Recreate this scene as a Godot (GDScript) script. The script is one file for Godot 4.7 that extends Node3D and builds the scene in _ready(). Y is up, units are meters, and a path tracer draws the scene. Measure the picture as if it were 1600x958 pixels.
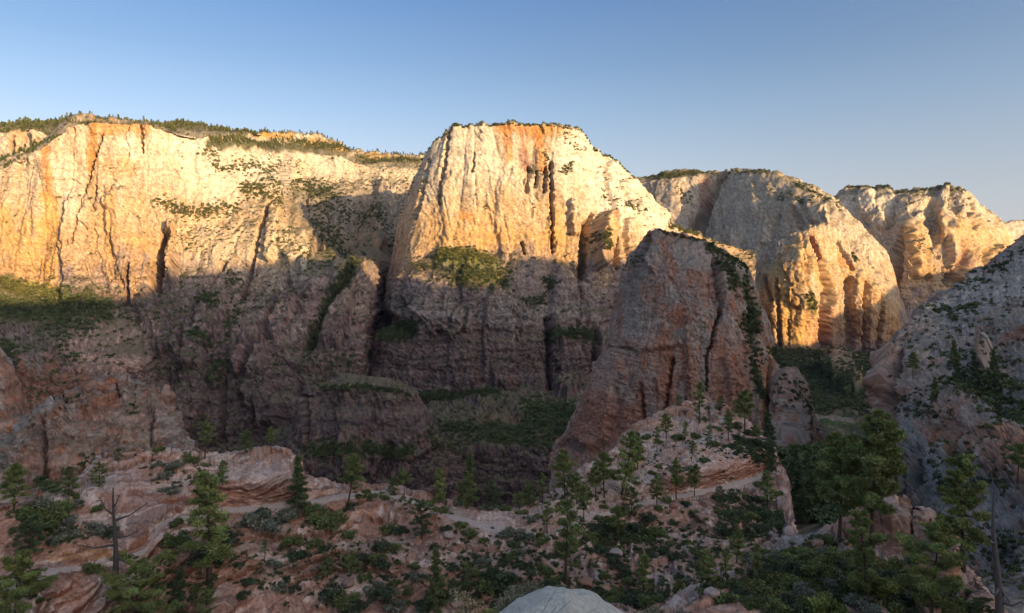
extends Node3D
# Desert canyon at last light: sunlit sandstone walls over a shaded saddle with pines and a sandy trail.
# Layout points are written as (px, py, depth in metres): px, py on a 1600 x 958 plate, turned into metres by pt().

const F := 1042.0      # plate units per unit of slope
const CX := 800.0
const HY := 400.0      # plate height of the horizon

var M := {}
var numbers := {}

static func pt(px: float, py: float, d: float) -> Vector3:
	return Vector3((px - CX) / F * d, (HY - py) / F * d, -d)

# ------------------------------------------------------------------ terrain sheets
class Sheet:
	var called := ""
	var style := 0
	var x0 := 0.0
	var x1 := 0.0
	var step := 1.6
	var rows := []          # bottom to rim: arrays of [px, py, depth]
	var skirt := []         # [[dd, dy], ...] below the bottom row, lowest first
	var back := []          # [[dd, dy], ...] behind the rim
	var back_n := 14
	var rim := 1.5          # unevenness of the rim in plate units
	var seed := 0
	var relief := []        # [px, py, px, py, width, metres]: positive stands proud
	var tints := []         # [px, py, px, py, width, colour, strength, grain]
	var rough := 1.0
	var bedded := 1.0       # how strongly the beds stand out
	var sloping := 0.0      # 1 where the sheet is a slope rather than a wall
	var drop := 0.0         # metres by which the dark beds lie lower here
	var tan := 0.0          # how tan the upper beds are
	var calm := []          # points of a trod path, where the rock is worn even
	var calm_w := 8.0
	var nx := 0
	var ny := 0
	var cols := PackedFloat32Array()
	var pos := PackedVector3Array()
	var nor := PackedVector3Array()
	var col := PackedColorArray()
	var gy := PackedFloat32Array()   # plate height of every vertex
	var first_row := 0
	var last_row := 0
	var n1: FastNoiseLite
	var n3: FastNoiseLite
	var cell: FastNoiseLite

	static func seg(px: float, py: float, a: Array) -> float:
		var ax: float = a[0]
		var ay: float = a[1]
		var dx: float = a[2] - ax
		var dy: float = a[3] - ay
		var t := clampf(((px - ax) * dx + (py - ay) * dy) / maxf(dx * dx + dy * dy, 1e-6), 0.0, 1.0)
		var ex := px - ax - dx * t
		var ey := py - ay - dy * t
		return sqrt(ex * ex + ey * ey)

	static func at_px(row: Array, px: float, k: int) -> float:
		var n := row.size()
		if px <= row[0][0]:
			return row[0][k]
		if px >= row[n - 1][0]:
			return row[n - 1][k]
		for i in range(1, n):
			if px <= row[i][0]:
				var a: Array = row[i - 1]
				var b: Array = row[i]
				var t: float = (px - a[0]) / maxf(b[0] - a[0], 1e-6)
				if k == 1:
					return lerpf(a[1], b[1], t)
				var p: float = row[maxi(i - 2, 0)][k]
				var q: float = row[mini(i + 1, n - 1)][k]
				var c := cubic_interpolate(a[k], b[k], p, q, t)
				return lerpf(lerpf(a[k], b[k], t), c, 0.6)
		return row[n - 1][k]

	static func hash1(i: float) -> float:
		var v := sin(i * 127.1 + 11.7) * 43758.5453
		return v - floorf(v)

	func build() -> void:
		n1 = FastNoiseLite.new()
		n1.noise_type = FastNoiseLite.TYPE_SIMPLEX
		n1.frequency = 1.0
		n1.fractal_type = FastNoiseLite.FRACTAL_NONE
		n1.seed = 100 + seed
		n3 = FastNoiseLite.new()
		n3.noise_type = FastNoiseLite.TYPE_SIMPLEX
		n3.frequency = 1.0
		n3.fractal_type = FastNoiseLite.FRACTAL_FBM
		n3.fractal_octaves = 4
		n3.fractal_gain = 0.52
		n3.seed = 200 + seed
		cell = FastNoiseLite.new()
		cell.noise_type = FastNoiseLite.TYPE_CELLULAR
		cell.cellular_return_type = FastNoiseLite.RETURN_CELL_VALUE
		cell.cellular_distance_function = FastNoiseLite.DISTANCE_MANHATTAN
		cell.cellular_jitter = 0.9
		cell.frequency = 1.0
		cell.seed = 300 + seed
		# columns lie closer inside the picture than beside it
		var at := x0
		while at < x1:
			cols.append(at)
			at += step if at > -40.0 and at < 1640.0 else step * 5.0
		cols.append(x1)
		nx = cols.size()
		var nr := rows.size()
		var ns := skirt.size()
		var nb := back.size()
		# rows of the control net sampled at every column
		var ys := []
		var ds := []
		for r in nr:
			var a := PackedFloat32Array()
			var b := PackedFloat32Array()
			a.resize(nx)
			b.resize(nx)
			for i in nx:
				var px := cols[i]
				a[i] = at_px(rows[r], px, 1)
				b[i] = at_px(rows[r], px, 2)
				if r == nr - 1:
					a[i] += (n3.get_noise_2d(px * 0.06, 3.3) * 1.3 + n1.get_noise_2d(px * 0.25, 9.1) * 0.5) * rim
			ys.append(a)
			ds.append(b)
		# how many grid rows every band takes
		var bands := []
		for s in ns:
			bands.append(5)
		for r in nr - 1:
			var most := 0.0
			for i in range(0, nx, 4):
				var px := cols[i]
				if px > -40 and px < 1640:
					most = maxf(most, ys[r][i] - ys[r + 1][i])
			bands.append(maxi(3, int(most / step / 1.12)))
		for s in nb:
			bands.append(back_n)
		ny = 1
		for b in bands:
			ny += b
		first_row = 5 * ns
		last_row = ny - 1 - back_n * nb
		pos.resize(nx * ny)
		nor.resize(nx * ny)
		col.resize(nx * ny)
		gy.resize(nx * ny)
		var j := 0
		var total := bands.size()
		for b in total:
			var m: int = bands[b]
			for k in (m + 1 if b == total - 1 else m):
				var t := float(k) / m
				for i in nx:
					var px := cols[i]
					var p: Vector3
					var py := 0.0
					if b >= ns and b < ns + nr - 1:
						var r := b - ns
						py = lerpf(ys[r][i], ys[r + 1][i], t)
						var d0: float = ds[maxi(r - 1, 0)][i]
						var d3: float = ds[mini(r + 2, nr - 1)][i]
						var d := cubic_interpolate(ds[r][i], ds[r + 1][i], d0, d3, t)
						d = lerpf(lerpf(ds[r][i], ds[r + 1][i], t), d, 0.5)
						p = Vector3((px - 800.0) / 1042.0 * d, (400.0 - py) / 1042.0 * d, -d)
					elif b < ns:
						var q := Vector3((px - 800.0) / 1042.0 * ds[0][i], (400.0 - ys[0][i]) / 1042.0 * ds[0][i], -ds[0][i])
						var from: Array = skirt[b]
						var to: Array = skirt[b + 1] if b + 1 < ns else [0.0, 0.0]
						var dd := lerpf(from[0], to[0], t)
						p = Vector3(q.x * (1.0 - dd / q.z), q.y + lerpf(from[1], to[1], t), q.z - dd)
						py = 2000.0
					else:
						var e := b - ns - nr + 1
						var q := Vector3((px - 800.0) / 1042.0 * ds[nr - 1][i], (400.0 - ys[nr - 1][i]) / 1042.0 * ds[nr - 1][i], -ds[nr - 1][i])
						var from: Array = back[e - 1] if e > 0 else [0.0, 0.0]
						var to: Array = back[e]
						var dd := lerpf(from[0], to[0], t)
						p = Vector3(q.x * (1.0 - dd / q.z), q.y + lerpf(from[1], to[1], t), q.z - dd)
						py = -2000.0
					pos[j * nx + i] = p
					gy[j * nx + i] = py
				j += 1
		normals()
		var moved := PackedVector3Array()
		moved.resize(nx * ny)
		for jj in ny:
			for i in nx:
				var k := jj * nx + i
				var px := cols[i]
				var p := pos[k]
				var n := nor[k]
				moved[k] = p + n * bump(px, gy[k], p, n)
		pos = moved
		normals()
		for jj in ny:
			for i in nx:
				var k := jj * nx + i
				var px := cols[i]
				col[k] = paint(px, gy[k], pos[k], nor[k])

	func normals() -> void:
		for j in ny:
			var ja := maxi(j - 1, 0) * nx
			var jb := mini(j + 1, ny - 1) * nx
			for i in nx:
				var e := pos[j * nx + mini(i + 1, nx - 1)] - pos[j * nx + maxi(i - 1, 0)]
				var f := pos[jb + i] - pos[ja + i]
				nor[j * nx + i] = e.cross(f).normalized()

	func path_near(px: float, py: float) -> float:
		var best := 1e9
		for i in calm.size() - 1:
			var a: Array = calm[i]
			var b: Array = calm[i + 1]
			if px < a[0] - 30 and px < b[0] - 30 or px > a[0] + 30 and px > b[0] + 30:
				continue
			best = minf(best, seg(px, py, [a[0], a[1], b[0], b[1]]))
		return best

	func bump(px: float, py: float, p: Vector3, n: Vector3) -> float:
		var h := 0.0
		var inside := py < 1500 and py > -1500
		if inside:
			for a in relief:
				if absf(px - (a[0] + a[2]) * 0.5) > absf(a[0] - a[2]) * 0.5 + a[4] * 2.2:
					continue
				if a[5] < 0:
					var d: float = seg(px + n1.get_noise_2d(px * 0.1, py * 0.1) * 1.6, py, a) / (a[4] * 0.72)
					h += a[5] * (1.0 - (smoothstep(0.45, 1.0, d) if a[4] < 6.5 else smoothstep(0.15, 1.5, d)))
				else:
					var d: float = seg(px + n1.get_noise_2d(px * 0.09, py * 0.09) * 2.5, py, a) / a[4] + n3.get_noise_2d(px * 0.05, py * 0.014 + a[4]) * 0.5
					h += a[5] * (1.0 - smoothstep(0.7, 1.2, d))
		var up := clampf(n.y, 0.0, 1.0)
		if style == 0:      # far sandstone wall: joint-bounded panels, bedding ledges, spalls
			var wx := n3.get_noise_3d(p.x / 120.0, p.y / 200.0, p.z / 120.0)
			h += n3.get_noise_3d(p.x / 300.0, p.y / 420.0, p.z / 300.0) * 17.0 * rough
			var fl := n1.get_noise_3d(p.x / 62.0, p.y / 420.0, p.z / 62.0)
			h += fl * 4.0 * rough
			var low := smoothstep(30.0, -130.0, p.y) * bedded
			h += cell.get_noise_3d(p.x / 95.0 + wx * 0.5, p.y / 330.0, p.z / 95.0) * 8.0 * rough
			h += cell.get_noise_3d(p.x / 34.0 + wx * 0.8 + 20.0, p.y / (130.0 - 70.0 * low) + wx, p.z / 34.0) * (3.0 + 2.2 * low) * rough
			h += cell.get_noise_3d(p.x / 13.0 + 50.0 + wx, p.y / (34.0 - 18.0 * low) + wx * 2.0, p.z / 13.0) * (1.7 + 1.2 * low) * rough
			var w := n1.get_noise_3d(p.x / 75.0 + 31.0, p.y / 800.0, p.z / 75.0)
			var cr := 1.0 - absf(w) * 16.0
			if cr > 0:
				h -= cr * 4.0 * rough
			var L := p.y / 24.0 + n3.get_noise_3d(p.x / 190.0, 5.0, p.z / 190.0) * 1.6
			var fr := L - floorf(L)
			h += lerpf(hash1(floorf(L)), hash1(floorf(L) + 1.0), smoothstep(0.8, 1.0, fr)) * (0.8 + 8.0 * low) * rough
			var L2 := p.y / 6.5 + n3.get_noise_3d(p.x / 90.0, 15.0, p.z / 90.0) * 1.2
			h += hash1(floorf(L2)) * (0.25 + 2.3 * low) * rough
			h += n3.get_noise_3d(p.x / 15.0, p.y / 12.0, p.z / 15.0) * (1.6 + 1.6 * low) * rough
			h += n3.get_noise_3d(p.x / 5.0, p.y / 4.0, p.z / 5.0) * (0.7 + 0.9 * low) * rough
		elif style == 1:    # nearer broken rock, 150 to 700 m
			var wx := n3.get_noise_3d(p.x / 40.0, p.y / 60.0, p.z / 40.0)
			h += n3.get_noise_3d(p.x / 110.0, p.y / 110.0, p.z / 110.0) * 8.0 * rough
			h += cell.get_noise_3d(p.x / 26.0 + wx, p.y / lerpf(95.0, 20.0, sloping), p.z / 26.0) * 4.2 * rough * (1.0 - 0.6 * up)
			h += cell.get_noise_3d(p.x / 9.0 + wx * 2.0, p.y / lerpf(24.0, 6.0, sloping) + wx, p.z / 9.0) * 2.0 * rough
			h += cell.get_noise_3d(p.x / 3.6 + wx * 3.0, p.y / 4.2 + wx, p.z / 3.6) * 0.9 * rough
			var w := n1.get_noise_3d(p.x / 26.0 + 31.0, p.y / 240.0, p.z / 26.0)
			var cr := 1.0 - absf(w) * 14.0
			if cr > 0:
				h -= cr * 3.0 * rough * (1.0 - up) * (1.0 - sloping)
			var L := (p.y + p.x * 0.12) / 5.5 + wx * 1.0
			h += lerpf(hash1(floorf(L)), hash1(floorf(L) + 1.0), smoothstep(0.8, 1.0, L - floorf(L))) * (2.6 + 1.6 * sloping) * rough * bedded
			var L2 := (p.y + p.x * 0.12) / 1.6 + wx * 2.0
			h += hash1(floorf(L2)) * 1.3 * rough * bedded
			h += n3.get_noise_3d(p.x / 4.0, p.y / 3.5, p.z / 4.0) * 1.1 * rough
		elif style == 2:    # slickrock and red slope of the near ridge
			var soft := 1.0
			if inside and not calm.is_empty():
				soft = smoothstep(calm_w * 0.5, calm_w * 1.6, path_near(px, py))
			h += n3.get_noise_3d(p.x / 16.0, p.y / 16.0, p.z / 16.0) * 1.6 * rough * lerpf(0.4, 1.0, soft)
			var warp := n3.get_noise_3d(p.x / 13.0, p.y / 16.0, p.z / 13.0)
			var L := (p.y + p.x * 0.05 * sin(p.x / 33.0) + p.z * 0.05) / 1.15 + warp * 1.3
			var i0 := floorf(L)
			var fr := L - i0
			var bed := 0.5 + 0.5 * n1.get_noise_3d(p.x / 13.0 + 40.0, p.y / 9.0, p.z / 13.0)
			var st := lerpf(hash1(i0), hash1(i0 + 1.0), smoothstep(0.88, 1.0, fr)) * 0.5 + fr * 0.34
			h += st * soft * rough * (0.4 + 1.0 * bed)
			var gap := smoothstep(0.60, 0.72, fr) * (1.0 - smoothstep(0.92, 1.0, fr))
			h -= gap * 0.85 * soft * rough * smoothstep(0.2, 0.55, bed + 0.3 * (hash1(i0 + 0.5) - 0.5))
			var L2 := (p.y - p.x * 0.05) / 0.34 + warp * 4.0
			h += hash1(floorf(L2)) * 0.30 * soft * rough
			h += cell.get_noise_3d(p.x / 2.6 + warp, p.y / 0.7, p.z / 2.6) * 0.16 * soft * rough
			h += cell.get_noise_3d(p.x / 0.9, p.y / 0.35, p.z / 0.9 + warp) * 0.07 * soft * rough * (1.3 - bed)
			h += n3.get_noise_3d(p.x / 1.1, p.y / 0.8, p.z / 1.1) * 0.12 * soft * rough
		else:               # talus and valley floor
			h += n3.get_noise_3d(p.x / 120.0, p.y / 120.0, p.z / 120.0) * 14.0 * rough
			h += n3.get_noise_3d(p.x / 15.0, p.y / 15.0, p.z / 15.0) * 2.5 * rough
		return h

	func paint(px: float, py: float, p: Vector3, n: Vector3) -> Color:
		var c: Color
		var up := clampf(n.y, 0.0, 1.0)
		if style == 0:
			var streak := n1.get_noise_3d(p.x / 19.0, p.y / 260.0, p.z / 19.0)
			var fine := n1.get_noise_3d(p.x / 6.5, p.y / 75.0, p.z / 6.5)
			var blot := n3.get_noise_3d(p.x / 110.0, p.y / 150.0, p.z / 110.0)
			var grain := n3.get_noise_3d(p.x / 9.0, p.y / 4.0, p.z / 9.0)
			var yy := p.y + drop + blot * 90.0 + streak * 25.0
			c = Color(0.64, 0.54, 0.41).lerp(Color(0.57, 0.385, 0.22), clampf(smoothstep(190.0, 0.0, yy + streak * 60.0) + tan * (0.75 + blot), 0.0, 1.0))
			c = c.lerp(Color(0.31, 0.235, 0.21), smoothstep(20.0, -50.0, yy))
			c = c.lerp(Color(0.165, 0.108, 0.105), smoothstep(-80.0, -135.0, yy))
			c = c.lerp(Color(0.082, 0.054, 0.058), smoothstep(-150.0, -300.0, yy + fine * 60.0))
			# water stains and desert varnish run down the face
			if streak > 0.12:
				c = c.lerp(Color(0.56, 0.31, 0.13), clampf((streak - 0.12) * 1.0, 0.0, 0.42) * smoothstep(-60.0, 20.0, yy))
			var varn := smoothstep(0.25, 0.75, fine * 0.6 + streak * 0.7 + blot * 0.5)
			c = c.lerp(Color(0.19, 0.15, 0.135), varn * 0.55 * smoothstep(220.0, -40.0, p.y))
			var L := p.y / 7.5 + n3.get_noise_3d(p.x / 120.0, 15.0, p.z / 120.0) * 2.5
			var band := hash1(floorf(L))
			var hair := n1.get_noise_3d(p.x / 3.4, p.y / 55.0, p.z / 3.4)
			var speck := n1.get_noise_3d(p.x / 4.2, p.y / 3.4, p.z / 4.2)
			var low := smoothstep(30.0, -130.0, p.y) * bedded
			var f := 0.96 + (0.2 + 0.55 * low) * (band - 0.4) + grain * (0.6 + 0.5 * low) + hair * (0.15 + 0.2 * low)
			c = c * f
			c = c.lerp(Color(0.20, 0.15, 0.12), smoothstep(0.5, 0.75, speck + blot * 0.5) * 0.55)
			c = c.lerp(Color(0.13, 0.09, 0.082), smoothstep(0.30, 0.55, fine * 0.7 + hair * 0.35 + n1.get_noise_3d(p.x / 40.0, p.y / 90.0, p.z / 40.0) * 0.5) * 0.55 * low)
			c = c.lerp(Color(0.40, 0.28, 0.24), smoothstep(0.74, 0.95, hash1(floorf(p.y / 4.3 + blot * 4.0)) + grain * 0.4) * 0.5 * low)
			c = c.lerp(Color(0.34, 0.165, 0.10), smoothstep(0.38, 0.62, fine * 0.6 - streak * 0.5 + grain * 0.3) * 0.5 * low)
			if py < 1500 and py > -1500:
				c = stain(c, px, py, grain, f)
			var ledge := smoothstep(0.5, 0.85, up + grain * 0.25)
			c = c.lerp(Color(0.17, 0.145, 0.075), ledge * 0.75)
		elif style == 1:
			var streak := n1.get_noise_3d(p.x / 5.5, p.y / 80.0, p.z / 5.5) if sloping < 0.5 else n3.get_noise_3d(p.x / 14.0, p.y / 5.0, p.z / 14.0)
			var blot := n3.get_noise_3d(p.x / 36.0, p.y / 44.0, p.z / 36.0)
			var grain := n3.get_noise_3d(p.x / 2.6, p.y / 1.4, p.z / 2.6)
			c = Color(0.36, 0.225, 0.17).lerp(Color(0.43, 0.33, 0.265), smoothstep(-0.2, 0.35, blot + up * 0.25))
			c = c.lerp(Color(0.40, 0.17, 0.095), smoothstep(0.15, 0.55, streak * 0.7 - blot * 0.5))
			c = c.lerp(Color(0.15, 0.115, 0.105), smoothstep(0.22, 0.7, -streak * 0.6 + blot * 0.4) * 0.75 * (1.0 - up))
			var L := (p.y + p.x * 0.12) / 1.6 + n3.get_noise_3d(p.x / 40.0, 15.0, p.z / 40.0) * 1.8
			var f := 1.07 + 0.62 * bedded * (hash1(floorf(L)) - 0.5) + grain * 0.8 + (1.0 - bedded) * 0.45 * n1.get_noise_3d(p.x / 2.2, p.y / 40.0, p.z / 2.2)
			c = c * f
			if py < 1500 and py > -1500:
				c = stain(c, px, py, grain, f)
			c = c.lerp(Color(0.12, 0.115, 0.06), smoothstep(0.62, 0.95, up + grain * 0.5 + blot * 0.3) * 0.45)
		elif style == 2:
			var blot := n3.get_noise_3d(p.x / 9.0, p.y / 9.0, p.z / 9.0)
			var grain := n3.get_noise_3d(p.x / 0.7, p.y / 0.28, p.z / 0.7)
			var warp := n3.get_noise_3d(p.x / 11.0, p.y / 14.0, p.z / 11.0) * 1.5
			var L := (p.y + p.x * 0.06 * sin(p.x / 33.0) + p.z * 0.05) / 0.34 + warp * 4.0
			var band := hash1(floorf(L))
			c = Color(0.54, 0.285, 0.19).lerp(Color(0.66, 0.465, 0.365), smoothstep(-0.25, 0.4, blot + (band - 0.5) * 0.5))
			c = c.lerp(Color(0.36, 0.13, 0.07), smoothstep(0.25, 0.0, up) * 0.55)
			c = c.lerp(Color(0.55, 0.44, 0.37), smoothstep(0.3, 0.6, grain + blot * 0.3) * 0.5)
			var f := 0.78 + 0.46 * band + grain * 0.4
			c = c * f
			c = c.lerp(Color(0.20, 0.105, 0.08), smoothstep(0.84, 0.95, hash1(floorf(L * 0.8) + 3.0) + grain * 0.2) * 0.7)
			if py < 1500 and py > -1500:
				c = stain(c, px, py, grain, f)
		else:
			var blot := n3.get_noise_3d(p.x / 60.0, p.y / 60.0, p.z / 60.0)
			var grain := n3.get_noise_3d(p.x / 6.0, p.y / 6.0, p.z / 6.0)
			c = Color(0.085, 0.095, 0.045).lerp(Color(0.27, 0.185, 0.12), smoothstep(0.0, 0.5, blot + grain * 0.3))
			var f := 0.95 + grain * 0.5
			c = c * f
			if py < 1500 and py > -1500:
				c = stain(c, px, py, grain, f)
		c.r = clampf(c.r, 0.01, 0.85)
		c.g = clampf(c.g, 0.01, 0.85)
		c.b = clampf(c.b, 0.01, 0.85)
		c.a = 1.0
		return c

	func stain(c: Color, px: float, py: float, grain: float, f: float) -> Color:
		for a in tints:
			var w: float = a[4]
			if absf(px - (a[0] + a[2]) * 0.5) > absf(a[0] - a[2]) * 0.5 + w * 1.6 or absf(py - (a[1] + a[3]) * 0.5) > absf(a[1] - a[3]) * 0.5 + w * 1.6:
				continue
			var d: float = seg(px, py, a) / w
			var g := n3.get_noise_2d(px * 0.055, py * 0.016 + w) * 1.1 + n1.get_noise_2d(px * 0.22, py * 0.05) * 0.35 + grain * 0.4
			var k := smoothstep(1.25, 0.35, d + g * a[7])
			if k > 0:
				c = c.lerp(a[5] * f, k * a[6])
		return c

	func spot(px: float, py: float) -> Dictionary:
		var i := clampi(cols.bsearch(px) - 1, 0, nx - 2)
		var fx := i + clampf((px - cols[i]) / (cols[i + 1] - cols[i]), 0.0, 1.0)
		var lo := first_row
		var hi := last_row
		if py <= gy[hi * nx + i]:
			return {"at": pos[hi * nx + i], "n": nor[hi * nx + i], "in": false}
		while hi - lo > 1:
			var mid := (lo + hi) / 2
			if gy[mid * nx + i] > py:
				lo = mid
			else:
				hi = mid
		var t := clampf((gy[lo * nx + i] - py) / maxf(gy[lo * nx + i] - gy[hi * nx + i], 1e-4), 0.0, 1.0)
		var a := pos[lo * nx + i].lerp(pos[lo * nx + i + 1], fx - i)
		var b := pos[hi * nx + i].lerp(pos[hi * nx + i + 1], fx - i)
		return {"at": a.lerp(b, t), "n": nor[lo * nx + i], "in": true}

	func make_mesh() -> ArrayMesh:
		var idx := PackedInt32Array()
		idx.resize((nx - 1) * (ny - 1) * 6)
		var k := 0
		for j in ny - 1:
			for i in nx - 1:
				var a := j * nx + i
				var b := a + 1
				var c := a + nx
				var d := c + 1
				idx[k] = a
				idx[k + 1] = c
				idx[k + 2] = b
				idx[k + 3] = b
				idx[k + 4] = c
				idx[k + 5] = d
				k += 6
		var arr := []
		arr.resize(Mesh.ARRAY_MAX)
		arr[Mesh.ARRAY_VERTEX] = pos
		arr[Mesh.ARRAY_NORMAL] = nor
		arr[Mesh.ARRAY_COLOR] = col
		arr[Mesh.ARRAY_INDEX] = idx
		var m := ArrayMesh.new()
		m.add_surface_from_arrays(Mesh.PRIMITIVE_TRIANGLES, arr)
		return m

var sheets := {}

func sheet(called: String, style: int, px0: float, px1: float, step: float) -> Sheet:
	var s := Sheet.new()
	s.called = called
	s.style = style
	s.x0 = px0
	s.x1 = px1
	s.step = step
	s.seed = sheets.size() * 7
	sheets[called] = s
	return s

func rowpts(list: Array) -> Array:
	# flat list px, py, d, px, py, d ...
	var out := []
	for i in range(0, list.size(), 3):
		out.append([float(list[i]), float(list[i + 1]), float(list[i + 2])])
	return out

func flat(px0: float, px1: float, py: float, ds: Array) -> Array:
	# a level row: [px, d] pairs
	var out := []
	for a in ds:
		out.append([float(a[0]), py, float(a[1])])
	return out

# ------------------------------------------------------------------ nodes
func numbered(called: String) -> String:
	var n: int = numbers.get(called, 0)
	numbers[called] = n + 1
	return called if n == 0 else "%s_%03d" % [called, n]

func tag(o: Node, label: String, category: String, group := "", kind := "") -> void:
	if label: o.set_meta("label", label)
	if category: o.set_meta("category", category)
	if group: o.set_meta("group", group)
	if kind: o.set_meta("kind", kind)

func mesh_node(called: String, m: Mesh, mat: Material, parent: Node = self) -> MeshInstance3D:
	var o := MeshInstance3D.new()
	o.mesh = m
	o.material_override = mat
	o.name = numbered(called) if parent == self else called
	parent.add_child(o, true)
	return o

func structure(called: String, m: Mesh, mat: Material, label: String) -> MeshInstance3D:
	var o := mesh_node(called, m, mat)
	tag(o, label, "", "", "structure")
	return o
func _ready() -> void:
	var t0 := Time.get_ticks_msec()
	# ---- camera
	var cam := Camera3D.new()
	cam.name = "camera"
	cam.projection = Camera3D.PROJECTION_FRUSTUM
	cam.near = 0.5
	cam.far = 30000.0
	cam.size = 2.0 * 0.5 * 479.0 / F
	cam.frustum_offset = Vector2(0.0, -79.0 / F * 0.5)
	add_child(cam)
	cam.make_current()
	# ---- sky
	var env := Environment.new()
	env.background_mode = Environment.BG_SKY
	var sky := Sky.new()
	var el := deg_to_rad(11.0)
	var to_sun := Vector3(cos(el) * 0.7071, sin(el), cos(el) * 0.7071)
	var sm := PanoramaSkyMaterial.new()
	sm.panorama = clear_sky(to_sun)
	sky.sky_material = sm
	env.sky = sky
	env.background_energy_multiplier = 0.75
	env.tonemap_mode = Environment.TONE_MAPPER_LINEAR
	env.tonemap_exposure = 1.85
	env.fog_enabled = true
	env.fog_density = 0.00001
	env.fog_light_color = Color(0.80, 0.84, 0.95)
	env.sdfgi_enabled = true
	env.ssao_enabled = true
	env.ssil_enabled = true
	var we := WorldEnvironment.new()
	we.name = "world_environment"
	we.environment = env
	add_child(we)
	# ---- sun, low behind the right shoulder
	var sun := DirectionalLight3D.new()
	sun.name = "sun"
	sun.light_energy = 1.45
	sun.light_color = Color(1.0, 0.84, 0.61)
	sun.light_angular_distance = 0.4
	sun.shadow_enabled = true
	sun.directional_shadow_max_distance = 6000.0
	add_child(sun)
	sun.look_at_from_position(to_sun * 100.0, Vector3.ZERO, Vector3.UP)
	# ---- the place
	materials()
	terrain()
	print("terrain ", Time.get_ticks_msec() - t0)
	far_plants()
	print("far plants ", Time.get_ticks_msec() - t0)
	near_things()
	print("all ", Time.get_ticks_msec() - t0)

# clear evening air: palest near the horizon, deepest at right angles to the sun, with an unseen warm glow round it, strengthened to brighten the shaded ground
func clear_sky(to_sun: Vector3) -> ImageTexture:
	var w := 512
	var h := 256
	var im := Image.create(w, h, false, Image.FORMAT_RGBF)
	var keys := [[-90.0, 0.30, 0.30, 0.30], [0.0, 0.40, 0.405, 0.41], [4.0, 0.35, 0.385, 0.42], [8.0, 0.27, 0.34, 0.42], [12.0, 0.19, 0.282, 0.405], [16.0, 0.128, 0.218, 0.355], [21.0, 0.084, 0.166, 0.322], [30.0, 0.078, 0.156, 0.305], [90.0, 0.078, 0.154, 0.295]]
	for y in h:
		var e := PI * (0.5 - (y + 0.5) / h)
		var deg := rad_to_deg(e)
		var c := Vector3.ZERO
		for k in range(1, keys.size()):
			if deg <= keys[k][0]:
				var t: float = (deg - keys[k - 1][0]) / (keys[k][0] - keys[k - 1][0])
				c = Vector3(keys[k - 1][1], keys[k - 1][2], keys[k - 1][3]).lerp(Vector3(keys[k][1], keys[k][2], keys[k][3]), t)
				break
		for x in w:
			var az := TAU * (x + 0.5) / w
			var dir := Vector3(sin(az) * cos(e), sin(e), -cos(az) * cos(e))
			var cs := dir.dot(to_sun)
			var g := rad_to_deg(acos(clampf(cs, -1.0, 1.0)))
			var v := c * (1.0 + cs * cs * 0.95)
			v += Vector3(1.0, 0.86, 0.68) * (2.0 * exp(-g / 9.0) + 3.8 * exp(-g / 20.0))
			im.set_pixel(x, y, Color(v.x, v.y, v.z))
	return ImageTexture.create_from_image(im)

# ------------------------------------------------------------------ materials
func grain_image(size: int, freq: float, oct: int, lo: float, hi: float, sd: int) -> ImageTexture:
	var n := FastNoiseLite.new()
	n.seed = sd
	n.noise_type = FastNoiseLite.TYPE_SIMPLEX
	n.frequency = freq
	n.fractal_octaves = oct
	n.fractal_gain = 0.6
	var im := n.get_seamless_image(size, size)
	im.convert(Image.FORMAT_RGB8)
	for y in size:
		for x in size:
			var v := lerpf(lo, hi, im.get_pixel(x, y).r)
			im.set_pixel(x, y, Color(v, v, v))
	return ImageTexture.create_from_image(im)

func rock_material(called: String, tex: Texture2D, bumps: Texture2D, metres: float, depth_cm: float) -> StandardMaterial3D:
	var m := StandardMaterial3D.new()
	m.resource_name = called
	m.vertex_color_use_as_albedo = true
	m.albedo_texture = tex
	m.uv1_triplanar = true
	m.uv1_world_triplanar = true
	m.uv1_scale = Vector3.ONE / metres
	m.roughness = 0.94
	m.metallic_specular = 0.25
	m.heightmap_enabled = true
	m.heightmap_texture = bumps
	m.heightmap_scale = depth_cm
	return m

func plain(called: String, c: Color, rough := 0.9) -> StandardMaterial3D:
	var m := StandardMaterial3D.new()
	m.resource_name = called
	m.albedo_color = c.linear_to_srgb()
	m.roughness = rough
	m.metallic_specular = 0.2
	return m

func materials() -> void:
	var g1 := grain_image(512, 0.012, 6, 0.78, 1.0, 5)
	var g2 := grain_image(512, 0.02, 6, 0.0, 1.0, 9)
	M.far_rock = rock_material("far_sandstone", g1, g2, 90.0, 90.0)
	M.mid_rock = rock_material("broken_sandstone", g1, g2, 24.0, 30.0)
	M.near_rock = rock_material("slickrock", g1, g2, 3.5, 7.0)
	M.pale_rock = rock_material("pale_boulder_stone", g1, g2, 0.9, 2.0)
	var f := StandardMaterial3D.new()
	f.resource_name = "leaves"
	f.vertex_color_use_as_albedo = true
	f.roughness = 0.75
	f.metallic_specular = 0.25
	f.backlight_enabled = true
	f.backlight = Color(0.10, 0.13, 0.05)
	M.leaf = f
	var b := StandardMaterial3D.new()
	b.resource_name = "bark"
	b.vertex_color_use_as_albedo = true
	b.albedo_texture = g1
	b.uv1_triplanar = true
	b.uv1_scale = Vector3(3, 0.6, 3)
	b.roughness = 0.95
	b.metallic_specular = 0.15
	b.heightmap_enabled = true
	b.heightmap_texture = g2
	b.heightmap_scale = 2.0
	M.bark = b
	M.sand = rock_material("trail_sand", g1, g2, 1.2, 1.0)

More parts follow.
